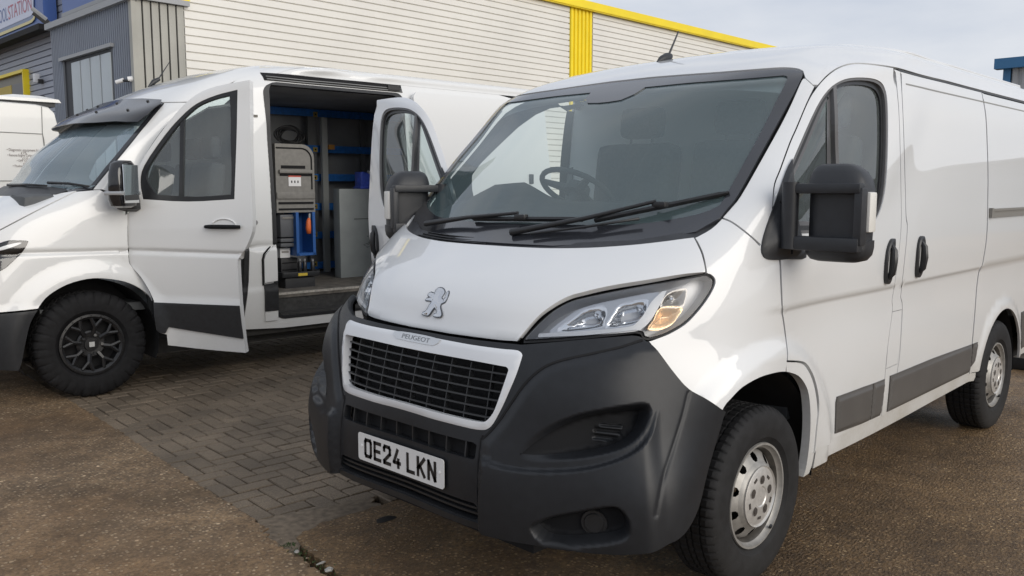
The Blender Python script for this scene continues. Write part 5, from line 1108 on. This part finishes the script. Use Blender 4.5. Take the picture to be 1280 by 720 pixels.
s2=jag((1.02,-.645),(.86,-.71),.02,.008)+jag((.86,-.71),(.52,-.69),.02,.007)+jag((.52,-.69),(-1.5,-.77),.05,.006)+[(-6,-.95),(-40,-2.2),(-40,14),(1.57,14)]+jag((1.19,2.6),(1.10,-.23),.05,.005)+jag((1.10,-.23),(1.055,-.54),.02,.007)
slab('concrete_slab',s2,con2)
slab('yard',[(-60,14.004),(40,14.004),(40,60),(-60,60)],con2,z=.004)
# mortar patch where three surfaces meet, moss and loose stones in the joint
patch=mat('grey_mortar_fill',(.165,.128,.09),.85,noise=(30,.4),bump=(120,.8))
slab('mortar_patch',jag((1.03,-.96),(.50,-.83),.03,.01)+jag((.50,-.83),(.52,-.66),.03,.01)+jag((.52,-.66),(1.03,-.62),.03,.01)+jag((1.03,-.62),(1.08,-.5),.03,.01)+jag((1.13,-.5),(1.12,-.80),.03,.01),patch,z=.0005,th=.05)
sm=MB(); 
for k in range(170):
    u_=rng.random(); x=1.075+.05*u_*0+rng.normal()*.02; y=-.62+.62*rng.random()**1.6; x+= (y+.6)*.06+.012; r_=rng.uniform(.002,.007)
    z=.001; a=rng.uniform(0,6.28); sm.add([(x+r_*math.cos(a),y+r_*math.sin(a),z),(x-r_*math.sin(a),y+r_*math.cos(a),z+r_*.4),(x-r_*math.cos(a)*.3,y-r_*math.sin(a)*.3,z+r_*1.8)],[(0,1,2)])
mo=sm.build('moss',mat('moss_green',(.035,.065,.018),.9,noise=(90,.5))); tag(mo,'tufts of green moss in the joint between the concrete slabs','moss',kind='stuff')
stn=MB()
for k in range(110):
    if k<30: x,y=rng.uniform(1.0,1.14),rng.uniform(-.85,-.35)
    else: x,y=rng.uniform(-.2,2.2),rng.uniform(-3,1.6)
    r_=rng.uniform(.002,.006); V_=[(x+r_*rng.uniform(.6,1.1)*math.cos(a),y+r_*rng.uniform(.6,1.1)*math.sin(a),.007+z) for z in (0,r_*.7) for a in np.linspace(0,6.28,6)[:-1]]; stn.add(V_,[(0,1,2,3,4),(9,8,7,6,5)]+[(i,(i+1)%5,5+(i+1)%5,5+i) for i in range(5)])
tag(stn.build('loose_gravel',mat('gravel_tan',(.20,.16,.115),.8,noise=(150,.5))),'loose gravel chips scattered where the concrete edge crumbles','gravel',kind='stuff')
def stone(x,y,s_,label):
    bm=bmesh.new(); bmesh.ops.create_icosphere(bm,subdivisions=2,radius=1)
    for v in bm.verts: v.co=Vector((v.co.x*s_[0],v.co.y*s_[1],v.co.z*s_[2]))*(1+.22*math.sin(7*v.co.x+3*v.co.y)+.12*math.cos(9*v.co.z+5*v.co.y))
    me=bpy.data.meshes.new('stone'); bm.to_mesh(me); bm.free(); o=obj('stone',me,None,mat('stone_pale',(.30,.29,.27),.75,noise=(80,.2))); o.location=(x,y,.008+s_[2]*.6); tag(o,label,'stone'); return o
q=onz(411,716); stone(q[0],q[1],(.018,.014,.008),'pale flat stone lying in the joint between the slabs')
q=onz(401,707); stone(q[0],q[1],(.022,.006,.004),'thin pale sliver of stone beside the flat stone')
q=onz(371,693); stone(q[0],q[1],(.010,.011,.006),'small cream pebble beside the moss at the slab corner')
# dark oil stain disc under the bumper
q=onz(482,649,.0065); m=MB(); m.add([(q[0]+.05*math.cos(a)*(1+.15*math.sin(3*a)),q[1]+.035*math.sin(a)*(1+.2*math.cos(2*a)),.0072) for a in np.linspace(0,6.283,30)[:-1]],[tuple(range(29))]); tag(m.build('oil_stain',mat('oil_dark',(.012,.011,.010),.35)),'dark round oil stain on the concrete under the front bumper','stain')
# ---- block paving, herringbone at right angles
pav=st(MB().box((-12,-9.6,-.075),(30,19,.01)).build('block_paving',bed))
pm=bpy.data.materials.new('concrete_paver'); pm.use_nodes=True; t=pm.node_tree; p=t.nodes['Principled BSDF']; oi=t.nodes.new('ShaderNodeObjectInfo'); g=t.nodes.new('ShaderNodeNewGeometry')
n1=t.nodes.new('ShaderNodeTexNoise'); n1.inputs['Scale'].default_value=130; n1.inputs['Detail'].default_value=5; n1.inputs['Roughness'].default_value=.75; t.links.new(g.outputs['Position'],n1.inputs['Vector'])
n2=t.nodes.new('ShaderNodeTexNoise'); n2.inputs['Scale'].default_value=2.2; n2.inputs['Detail'].default_value=5; t.links.new(g.outputs['Position'],n2.inputs['Vector'])
def mr_(f,a,b,c,d):
    r_=t.nodes.new('ShaderNodeMapRange'); 
    for i,v in enumerate((a,b,c,d)): r_.inputs[i+1].default_value=v
    t.links.new(f,r_.inputs[0]); return r_.outputs[0]
def mul(a,b):
    x=t.nodes.new('ShaderNodeMath'); x.operation='MULTIPLY'; t.links.new(a,x.inputs[0]); t.links.new(b,x.inputs[1]); return x.outputs[0]
val=mul(mul(mr_(n1.outputs[0],.3,.75,.4,1.75),mr_(n2.outputs[0],.3,.7,.72,1.22)),mr_(oi.outputs['Random'],0,1,.86,1.14))
hc=t.nodes.new('ShaderNodeMixRGB'); hc.blend_type='MULTIPLY'; hc.inputs[0].default_value=1; hc.inputs[1].default_value=(.165,.126,.086,1); t.links.new(val,hc.inputs[2]); t.links.new(hc.outputs[0],p.inputs['Base Color']); p.inputs['Roughness'].default_value=.68
b_=t.nodes.new('ShaderNodeBump'); b_.inputs['Strength'].default_value=.6; b_.inputs['Distance'].default_value=.003; t.links.new(n1.outputs[0],b_.inputs['Height']); t.links.new(b_.outputs[0],p.inputs['Normal'])
def pav_geo(seed):
    r_=np.random.default_rng(seed); a,b=.0955,.0455; c=.005; V_=[]
    for z,i in ((-.06,0),(-.006,0),(0,c)):
        V_+=[(sx*(a-i)+r_.normal()*.0008,sy*(b-i)+r_.normal()*.0008,z) for sx,sy in ((-1,-1),(1,-1),(1,1),(-1,1))]
    F_=[(8,9,10,11)]+[(l*4+k,l*4+(k+1)%4,l*4+4+(k+1)%4,l*4+4+k) for l in (0,1) for k in range(4)]
    return V_,F_
geos=[pav_geo(s_) for s_ in range(5)]; pmesh=[]
for V_,F_ in geos: me=mesh('paver',V_,F_); me.materials.append(pm); pmesh.append(me)
PR=R(-3.6); cr_,sr_=math.cos(PR),math.sin(PR); cand=[]
def ex(y): return np.interp(y,[k[1] for k in e1],[k[0] for k in e1])
for i in range(-150,30):
    for j in range(-105,10):
        k=(i-j)%4
        if k not in (0,3): continue
        u_,v_=(i*.1+.1,j*.1+.05) if k==0 else (i*.1+.05,j*.1+.1)
        x,y=.2+cr_*u_-sr_*v_,sr_*u_+cr_*v_
        if y>-.80 or x>ex(y)+.05 or y<-9.4 or x<-13: continue
        cand.append((x,y,PR if k==0 else PR+math.pi/2))
Pp=pr(np.array([(x,y,0) for x,y,_ in cand])); vis=(Pp[:,0]>-30)&(Pp[:,0]<520)&(Pp[:,1]<735)&(Pp[:,2]>0)
hid=np.array([(y<-4.05 and x<.35) or (Pp[i,0]>450 and Pp[i,1]<600) for i,(x,y,_) in enumerate(cand)])
order=np.argsort(np.where(vis&~hid,Pp[:,2],1e6)); near=set(int(k) for k in order[:300] if vis[k] and not hid[k])
rest=MB()
for n_,(x,y,a) in enumerate(cand):
    z=-.002+rng.normal()*.0011
    if n_ in near:
        o=bpy.data.objects.new('paver',pmesh[n_%5]); COL.objects.link(o); o.parent=pav; o.location=(x,y,z); o.rotation_euler=(rng.normal()*.004,rng.normal()*.004,a+rng.normal()*.006)
    elif Pp[n_,2]<14 or True:
        V_,F_=geos[n_%5]; ca,sa=math.cos(a),math.sin(a); rest.add([(x+ca*p0-sa*p1,y+sa*p0+ca*p1,z+p2) for p0,p1,p2 in V_],F_)
me=mesh('paver_field',rest.V,rest.F); rp_=obj('paver_field',me,pav,pm); rp_['kind']='stuff'
# ================================================================ trade unit: white flank, grey front
YW=-9.5; XG=ony(228,0,YW)[0]; XP=ony(165,10,YW)[0]; XC0=ony(711,50,YW)[0]; XC1=ony(739,50,YW)[0]; ZT=5.40; PIT_=.114
wclad=mat('white_profiled_cladding',(.76,.745,.70),.5,noise=(.8,.05),dirt=(.2,5.5,(.52,.49,.42),.10)); yel=mat('yellow_trim_paint',(.88,.68,.015),.42,noise=(2,.06)); gclad=mat('blue_grey_cladding',(.36,.39,.46),.5,noise=(.9,.06)); gvert=mat('slate_blue_vertical_cladding',(.19,.215,.265),.5,noise=(1.2,.1)); gpan=mat('warm_grey_panel',(.34,.335,.30),.55,noise=(1.5,.14)); dk=mat('dark_gap',(.01,.01,.011),.8); flash=mat('grey_flashing',(.33,.34,.35),.5)
unit=empty('trade_unit',(XG,YW,0),label='industrial unit with white ribbed flank, yellow trim and grey shopfront',cat='building')
def U_(p): return (p[0]-XG,p[1]-YW,p[2])
def board_mesh(length,along):
    """one horizontal cladding rib: face, sloped shoulder, shadow groove"""
    pf=[(0,.0),(.0,.007),(.030,.015),(.032,.104),(.020,.1105),(0,.112),(-.02,.112),(-.02,0)]   # (out, up)
    V_=[];n=len(pf)
    for e in (0,length): V_+=[((e,o,z) if along=='x' else (o,e,z)) for o,z in pf]
    F_=[(k,(k+1)%n,n+(k+1)%n,n+k) for k in range(n)]+[tuple(range(n-1,-1,-1)),tuple(range(n,2*n))]
    m=MB().add(V_,F_); me=mesh('board',m.V,m.F); bm=bmesh.new(); bm.from_mesh(me); bmesh.ops.recalc_face_normals(bm,faces=bm.faces[:]); bm.to_mesh(me); bm.free(); return me
def boards(me,mt,x,y,z0,z1,name='cladding_board'):
    me.materials.append(mt); z=z0
    while z<z1-.1:
        o=bpy.data.objects.new(name,me); COL.objects.link(o); o.parent=unit; o.location=U_((x,y,z)); z+=PIT_
MB().box(U_(((XG-32)/2+XG/2,YW-.2,ZT/2)),(32,.3,ZT)).build('flank_wall',mat('cladding_joint_grey',(.13,.125,.115),.7),unit)
MB().box(U_((XG-.2,YW-15.05,3.6)),(.3,29.7,7.2)).build('front_wall',dk,unit)
zb=ZT-.15-46*PIT_
boards(board_mesh(XG-XC0-.02,'x'),wclad,XC0+.015,YW,zb,ZT-.1); boards(board_mesh(20,'x'),wclad,XC1-20.015,YW,zb,ZT-.1)
m=MB(); m.box(U_((XG-16,YW+.04,ZT-.06)),(32.2,.22,.16)); m.box(U_((XG-16,YW+.10,ZT-.13)),(32.2,.06,.06)); m.build('roof_edge_trim',yel,unit)
# ribbed yellow bay
m=MB(); n=6; w=(XC0-XC1)/n
pts=[]
for k in range(n):
    x=XC0-k*w; pts+=[(x,.02),(x-w*.12,.055),(x-w*.62,.055),(x-w*.74,.02)]
pts.append((XC1,.02)); V_=[];F_=[]
for x,o in pts: V_+=[U_((x,YW+o,0)),U_((x,YW+o,ZT-.14))]
for k in range(len(pts)-1): F_.append((2*k,2*k+1,2*k+3,2*k+2))
m.add(V_,F_); m.build('yellow_ribbed_bay',yel,unit)
# grey front (faces +X) beyond the porch
YPL=onx(65,36,XP)[1]; ZP=onx(65,36,XP)[2]
boards(board_mesh(14,'y'),gclad,XG+.0,YW-18.2,.3,7.0)
# porch: flank panels, ribbed front round a recessed doorway
m=MB().box(U_(((XG+XP)/2,(YW+YPL)/2,ZP/2)),(XP-XG-.02,YW-YPL-.1,ZP-.04)).build('porch_core',dk,unit)
npn=6; wp=(XP-XG)/npn
for k in range(npn):
    MB().box(U_((XG+wp*(k+.5),YW+.02,ZP/2)),(wp-.022,.05,ZP-.02),bev=.006).build('flank_panel',gpan,unit,angle=40)
MB().box(U_((XP+.01,YW+.015,ZP/2)),(.06,.09,ZP)).build('corner_trim',gpan,unit)
MB().box(U_(((XG+XP)/2,YW+.02,ZP+.03)),(XP-XG+.12,.16,.07)).build('porch_cap',flash,unit); MB().box(U_((XG+.10,YW+.02,ZP+.13)),(.34,.12,.13)).build('yellow_cap',yel,unit)
MB().box(U_((XP+.02,(YW+YPL)/2,ZP+.02)),(.14,YW-YPL+.15,.09)).build('porch_flashing',flash,unit)
D0=onx(81,73,XP)[1]; D1=onx(143,56,XP)[1]; DZ=onx(143,56,XP)[2]
def ribs(y0,y1,z0,z1):
    n=max(1,int(round((y1-y0)/.075))); w=(y1-y0)/n; pts=[]
    for k in range(n): y=y0+k*w; pts+=[(y,.0),(y+w*.15,.032),(y+w*.55,.032),(y+w*.70,.0)]
    pts.append((y1,0)); V_=[];F_=[]
    for y,o in pts: V_+=[U_((XP+o,y,z0)),U_((XP+o,y,z1))]
    for k in range(len(pts)-1): F_.append((2*k,2*k+2,2*k+3,2*k+1))
    MB().add(V_,F_).build('ribbed_cladding',gvert,unit)
ribs(YPL,D0,0,ZP); ribs(D1,YW,0,ZP); ribs(D0,D1,DZ,ZP)
MB().box(U_((XP+.03,(D0+D1)/2,DZ-.01)),(.10,D1-D0+.1,.05)).build('door_head_trim',flash,unit)
fr_=mat('door_frame_dark',(.05,.055,.065),.5)
m=MB(); m.box(U_((XP-.02,D0+.03,DZ/2)),(.10,.06,DZ)); m.box(U_((XP-.02,D1-.03,DZ/2)),(.10,.06,DZ)); m.build('door_frame',fr_,unit)
MB().box(U_((XP+.012,(D0+D1)/2,DZ/2)),(.004,D1-D0-.05,DZ)).build('door_recess',mat('door_recess_dark',(.035,.038,.045),.6),unit)
P0=onx(92,80,XP)[1]; npn=4; wp=(D1-.04-P0)/npn; ZD=onx(125,69,XP+.03)[2]
for k in range(npn): MB().box(U_((XP+.03,P0+wp*(k+.5),ZD/2)),(.03,wp-.04,ZD),bev=.005).build('door_panel',mat('frosted_door_panel',(.40,.44,.46),.35,noise=(1.5,.06)),unit,angle=40)
# yellow-framed window in the grey front
wy1=onx(33,90,XG+.06)[1]; wz1=onx(33,90,XG+.06)[2]; wy0=wy1-3.0; XW=XG+.06
for nm,c,d,mt_ in (('window_jamb',(XW,wy1+.02,wz1/2),(.16,.05,wz1),yel),('window_jamb',(XW,wy0,wz1/2),(.16,.05,wz1),yel),('window_head',(XW,(wy0+wy1)/2,wz1+.02),(.16,3.1,.06),yel)): MB().box(U_(c),d).build(nm,mt_,unit)
MB().box(U_((XW-.0,(wy0+wy1)/2,wz1/2)),(.02,2.9,wz1-.02)).build('window_back',mat('window_dark_olive',(.13,.11,.06),.4),unit); MB().box(U_((XW+.012,wy1-1.9,wz1/2)),(.006,1.9,wz1-.35)).build('window_panel',mat('window_yellow_panel',(.50,.36,.02),.5),unit); MB().box(U_((XW+.014,wy1-.45,wz1/2)),(.006,.8,wz1-.35)).build('window_shutter',mat('shutter_grey',(.16,.16,.16),.5),unit)
# fascia sign
XS=XG+.30; sy1=onx(54,25,XS)[1]; sz0=onx(54,29,XS)[2]; sz1=sz0+1.25
sgn=empty('shop_sign',(XS,sy1,sz0),label='blue and white fascia sign with red and blue lettering above the shopfront',cat='sign')
sblue=mat('sign_blue',(.055,.12,.36),.4); sgrey=mat('sign_blue_grey',(.17,.22,.36),.4); swhite=mat('sign_pale',(.62,.66,.80),.4); sy_=mat('sign_yellow',(.66,.58,.25),.4)
MB().box((-.12,-3.5,.62),(.22,7.0,1.25)).build('sign_box',sblue,sgn); MB().box((-.02,-3.5,-.06),(.2,7.0,.10)).build('sign_trim',dk,sgn)  # dark strip below the box paints the sign's shadow
def flat(pts,x,mt_,nm): MB().prism([(x,a,b) for a,b in pts],(.004,0,0)).build(nm,mt_,sgn)
def L_(px,py): q=onx(px,py,XS); return (q[1]-sy1,q[2]-sz0)
Ls=lambda P: [L_(*q) for q in P]
ye=[(44.5,17),(44,21),(42,25.5),(38,28.5),(2,43.5),(-10,48.5),(-10,53.5),(2,49)]
def bandz(P,nm,mt_,x): flat(Ls(P),x,mt_,nm)
bandz([(42.5,17),(43.5,22),(40,25.5),(38,27),(-12,49.5),(-12,-60),(42.5,-60)],'sign_band',sgrey,.0)
bandz([(41.5,-60),(41.5,17.5),(38,20.5),(-12,42.5),(-12,-60)],'sign_panel',swhite,.005)
bandz([(45,19),(44,24),(41,28),(37,30),(-12,50.5),(-12,46.5),(36,26.8),(40,24.8),(42.5,22),(43.3,19)],'sign_stripe',sy_,.010)
def text3(s,y0,y1,z0,z1,x,mt_,nm,par,base,flip=False):
    cu=bpy.data.curves.new('t','FONT'); cu.body=s; cu.extrude=.0; to=bpy.data.objects.new('t',cu); COL.objects.link(to); dg=bpy.context.evaluated_depsgraph_get(); me=bpy.data.meshes.new_from_object(to.evaluated_get(dg)); bpy.data.objects.remove(to)
    P=np.array([v.co[:] for v in me.vertices]); lo=P.min(0); hi=P.max(0)
    for v in me.vertices: v.co=(x,base[0]+y0+(v.co.x-lo[0])/(hi[0]-lo[0])*(y1-y0),base[1]+z0+(v.co.y-lo[1])/(hi[1]-lo[1])*(z1-z0))
    return obj(nm,me,par,mt_)
sa=L_(11.5,25); sb_=L_(41,13); st_=L_(11.5,7.5)[1]
text3('STATION',sa[0],sb_[0]-.02,0,st_-sa[1],.012,mat('sign_red',(.50,.16,.22),.5),'sign_letters',sgn,(0,sa[1]))
ww=sb_[0]-sa[0]; text3('TOOL',sa[0]-.53*ww,sa[0]-.03*ww,0,st_-sa[1],.012,mat('sign_letter_blue',(.14,.20,.42),.5),'sign_letters',sgn,(0,sa[1]))
# second blue sign over the porch, floodlight, lamp, cameras
q0=onx(83,18,XG+.2); q1=onx(143,-4,XG+.2); bs_=empty('blue_signboard',(XG+.2,q0[1],q0[2]),label='plain blue signboard over the grey porch roof',cat='sign'); MB().box((0,(q1[1]-q0[1])/2,.6),(.12,q1[1]-q0[1],1.2)).build('board_face',sblue,bs_); MB().box((0,(q1[1]-q0[1])/2,-.03),(.16,q1[1]-q0[1],.06)).build('board_trim',flash,bs_)
fp=onx(51,21,XG+.75); fl_=empty('floodlight',tuple(fp),label='grey floodlight on a bracket in front of the fascia sign',cat='light'); a_=onx(42,15,XG+.8)-fp; b2=onx(60,29,XG+.6)-fp
m=MB(); m.tube([a_,b2],[.05,.05],6); m.build('lamp_housing',mat('lamp_dark',(.05,.05,.05),.5),fl_); m=MB(); m.tube([a_+np.array([.03,.03,.05]),b2+np.array([.03,.03,.05])],[.035,.035],6); m.build('lamp_back',flash,fl_); m=MB(); m.tube([b2,onx(63,28,XG+.05)-fp],.025,6); m.build('lamp_bracket',flash,fl_)
wl=onx(47.5,98,XG+.1); w_=empty('wall_lamp',tuple(wl),label='small white wall lamp on the blue grey cladding',cat='light'); MB().box((.03,0,0),(.10,.09,.17),bev=.02).build('lamp_cover',mat('lamp_cover_white',(.72,.73,.76),.4),w_,angle=40); MB().box((-.02,.06,-.06),(.08,.08,.08)).build('lamp_base',black,w_)
cp=onx(153,101,XP+.14); cam_=empty('security_camera',tuple(cp),label='white bullet security camera on the porch corner',cat='camera'); m=MB(); m.tube([(.06,-.06,-.02),(-.01,.015,.01)],[.028,.030],12); m.build('camera_body',mat('camera_white',(.72,.72,.72),.4),cam_,angle=40); m=MB(); m.tube([(-.12,.07,.03),(-.05,.05,.02)],[.04,.036],12); m.build('camera_mount',mat('camera_white',0),cam_,angle=40); m=MB(); m.tube([(-.0,.02,.0),(-.07,.07,.0)],.018,8); m.build('camera_joint',black,cam_)
# ================================================================ third van beyond, seen from behind
T3=-8.55; va=ony(82,170,T3); vc=va[0]; 
V3=empty('panel_van',(vc+1.0,T3,0),label='white van with a printed list of services, its back to the yard',cat='van')
w3=mat('third_van_white',(.77,.77,.745),.35,coat=.4)
sec=[(-.98,.40),(-1.0,.9),(-1.0,1.5),(-.965,1.95),(-.93,2.25),(-.90,2.40),(-.84,2.46),(-.7,2.485),(0,2.50)]; full=sec+[(-a,b) for a,b in sec[-2::-1]]
m=MB(); n=len(full); V_=[(a,0,b) for a,b in full]+[(a*1.0,-.04,b) for a,b in full]+[(a,-4.4,b) for a,b in full]+[(a*.9,-5.3,min(b,1.25)) for a,b in full]
for k in range(n): V_[k]=(V_[k][0]*.985,V_[k][1],V_[k][2]*.99+.01)
F_=[tuple(range(n))]+[(l*n+k,l*n+(k+1)%n,(l+1)*n+(k+1)%n,(l+1)*n+k) for l in range(3) for k in range(n)]+[tuple(range(3*n,4*n))]
m.add(V_,F_); b3=m.build('body_shell',w3,V3,angle=30)
def L3(px,py): q=ony(px,py,T3+.004); return (q[0]-vc-1.0,.006,q[2])
seamg=mat('seam_and_shade_grey',(.25,.25,.24),.6)
def seam3(P,w=.008): m=MB(); m.tube([L3(*q) for q in P],w/2,4); m.build('panel_seam',seamg,b3)
seam3([(-70,162),(2,165),(53,167.5)]); seam3([(52,133),(53,166),(56,189)]); seam3([(53,167),(55,175),(56,189)]); seam3([(-70,226),(2,226),(40,226)])
m=MB(); m.box((.62,.02,1.72),(.06,.05,.22),bev=.015); m.build('door_handle',black,b3,angle=40)
for s_ in (-1,1):
    for y in (-1.0,-4.4): m=MB(); tyre(m,(s_*.85,y,.35),.35,.22,.2,1,n=48); V_=m.V; m.V=[(s_*.85+(yy-y),y+(xx-s_*.85),zz) for xx,yy,zz in V_]; m.build('tyre',rubber,V3)
for s_ in (-1,1): MB().box((s_*.90,.012,1.05),(.14,.03,.5),bev=.01).build('tail_lamp',mat('tail_red',(.35,.02,.02),.3),b3,angle=40)
pt=mat('print_brown_grey',(.20,.16,.15),.6)
for txt,x0,x1,y_,h_ in (('• Diagnostic equipment hire',8.5,51,188,3.2),('£75',26,33,191.3,2.6),('• Remote Engine Carbon Clean',9.5,50,194.6,3.2),('£110',28,35,198,2.6),('• DPF Cleaning',21,42.5,201.4,3.2),('£200',29,36,204.8,2.6),('• Flushing & oil change',16,50,208,3.2)):
    a_=L3(x0,y_+h_/2); b_=L3(x1,y_-h_/2); cu=bpy.data.curves.new('t','FONT'); cu.body=txt; to=bpy.data.objects.new('t',cu); COL.objects.link(to); me=bpy.data.meshes.new_from_object(to.evaluated_get(bpy.context.evaluated_depsgraph_get())); bpy.data.objects.remove(to)
    P=np.array([v.co[:] for v in me.vertices]); lo=P.min(0); hi=P.max(0)
    for v in me.vertices: v.co=(a_[0]+(v.co.x-lo[0])/(hi[0]-lo[0])*(b_[0]-a_[0]),.008,a_[2]+(v.co.y-lo[1])/(hi[1]-lo[1])*(b_[2]-a_[2]))
    obj('service_text',me,b3,pt)
q=ony(25,131,T3-.35); vt=empty('roof_vent',(q[0],T3-.35,2.50),label='low white roof vent hood on the van with the printed list',cat='vent')
m=MB(); w_=.36; m.add([(-w_,.3,.02),(w_,.3,.02),(w_,-.3,.02),(-w_,-.3,.02),(-w_*.93,.3,.055),(w_*.93,.3,.055),(w_*.93,-.3,.055),(-w_*.93,-.3,.055),(-w_*.45,.2,.095),(w_*.35,.2,.095),(w_*.35,-.2,.095),(-w_*.45,-.2,.095)],[(0,1,5,4),(1,2,6,5),(2,3,7,6),(3,0,4,7),(4,5,9,8),(5,6,10,9),(6,7,11,10),(7,4,8,11),(8,9,10,11),(3,2,1,0)]); m.build('vent_hood',w3,vt); MB().box((0,0,.0),(w_*1.7,.5,.06)).build('vent_base',black,vt)
q=ony(55,127,T3-.5); sp=empty('work_lamp',(q[0],T3-.5,2.49),label='small black work lamp on the roof of the van with the printed list',cat='light'); m=MB(); m.tube([(-.03,0,.06),(.04,.05,.10)],[.055,.05],10); m.build('lamp_head',black,sp,angle=40); m=MB(); m.tube([(0,0,-.02),(0,0,.06)],.015,8); m.build('lamp_stem',black,sp)
# ================================================================ sheds across the yard, wheel stop
cs=onpl(1256,74,(-26,0,0),(1,0,0)); XSH=cs[0]; 
shed=empty('blue_shed',(XSH,cs[1],0),label='blue trimmed grey shed showing above the van roof',cat='building'); hs_=cs[2]
sgp=mat('shed_grey_sheet',(.36,.37,.39),.55,noise=(1,.1)); sbl=mat('shed_blue_trim',(.03,.14,.30),.45)
MB().box((-4,4.7,hs_/2-.1),(8,9,hs_-.2)).build('shed_core',dk,shed)
V_=[];F_=[];n=36
for k in range(n):
    y=.22+k*.25
    for dy,o in ((0,.02),(.04,.06),(.16,.06),(.20,.02)): V_+=[(o,y+dy,0),(o,y+dy,hs_-.25)]
for k in range(len(V_)//2-1): F_.append((2*k,2*k+2,2*k+3,2*k+1))
MB().add(V_,F_).build('ribbed_wall',sgp,shed); m=MB(); m.box((-.0,.10,hs_/2-.15),(.16,.2,hs_-.3)); m.build('corner_trim',sbl,shed); MB().box((.12,4.6,hs_-.15),(.34,9.6,.30)).build('gutter',sbl,shed)
low=empty('long_shed',(XSH-2,4.6,0),label='long low dark blue shed across the yard',cat='building'); 
MB().box((-3,18,1.7),(6,36,3.4)).build('shed_wall',mat('shed_dark_blue',(.10,.13,.16),.5,noise=(1,.15)),low); MB().box((-2.9,18,3.46),(6.4,36.4,.12)).build('shed_roof_edge',mat('shed_dark_trim',(.05,.06,.075),.5),low)
for k in range(7): MB().box((.02,2.5+k*4.6,1.35),(.06,2.6,2.7)).build('shutter_door',mat('shutter_blue_grey',(.20,.24,.28),.45),low)
q=onz(1274,464); ws=empty('wheel_stop',(q[0]-.1,q[1]+.05,.006),label='low black rubber wheel stop behind the rear tyre of the front van',cat='wheel stop'); MB().box((0,0,.055),(.16,.55,.11),bev=.02).build('stop_block',black,ws,angle=40)
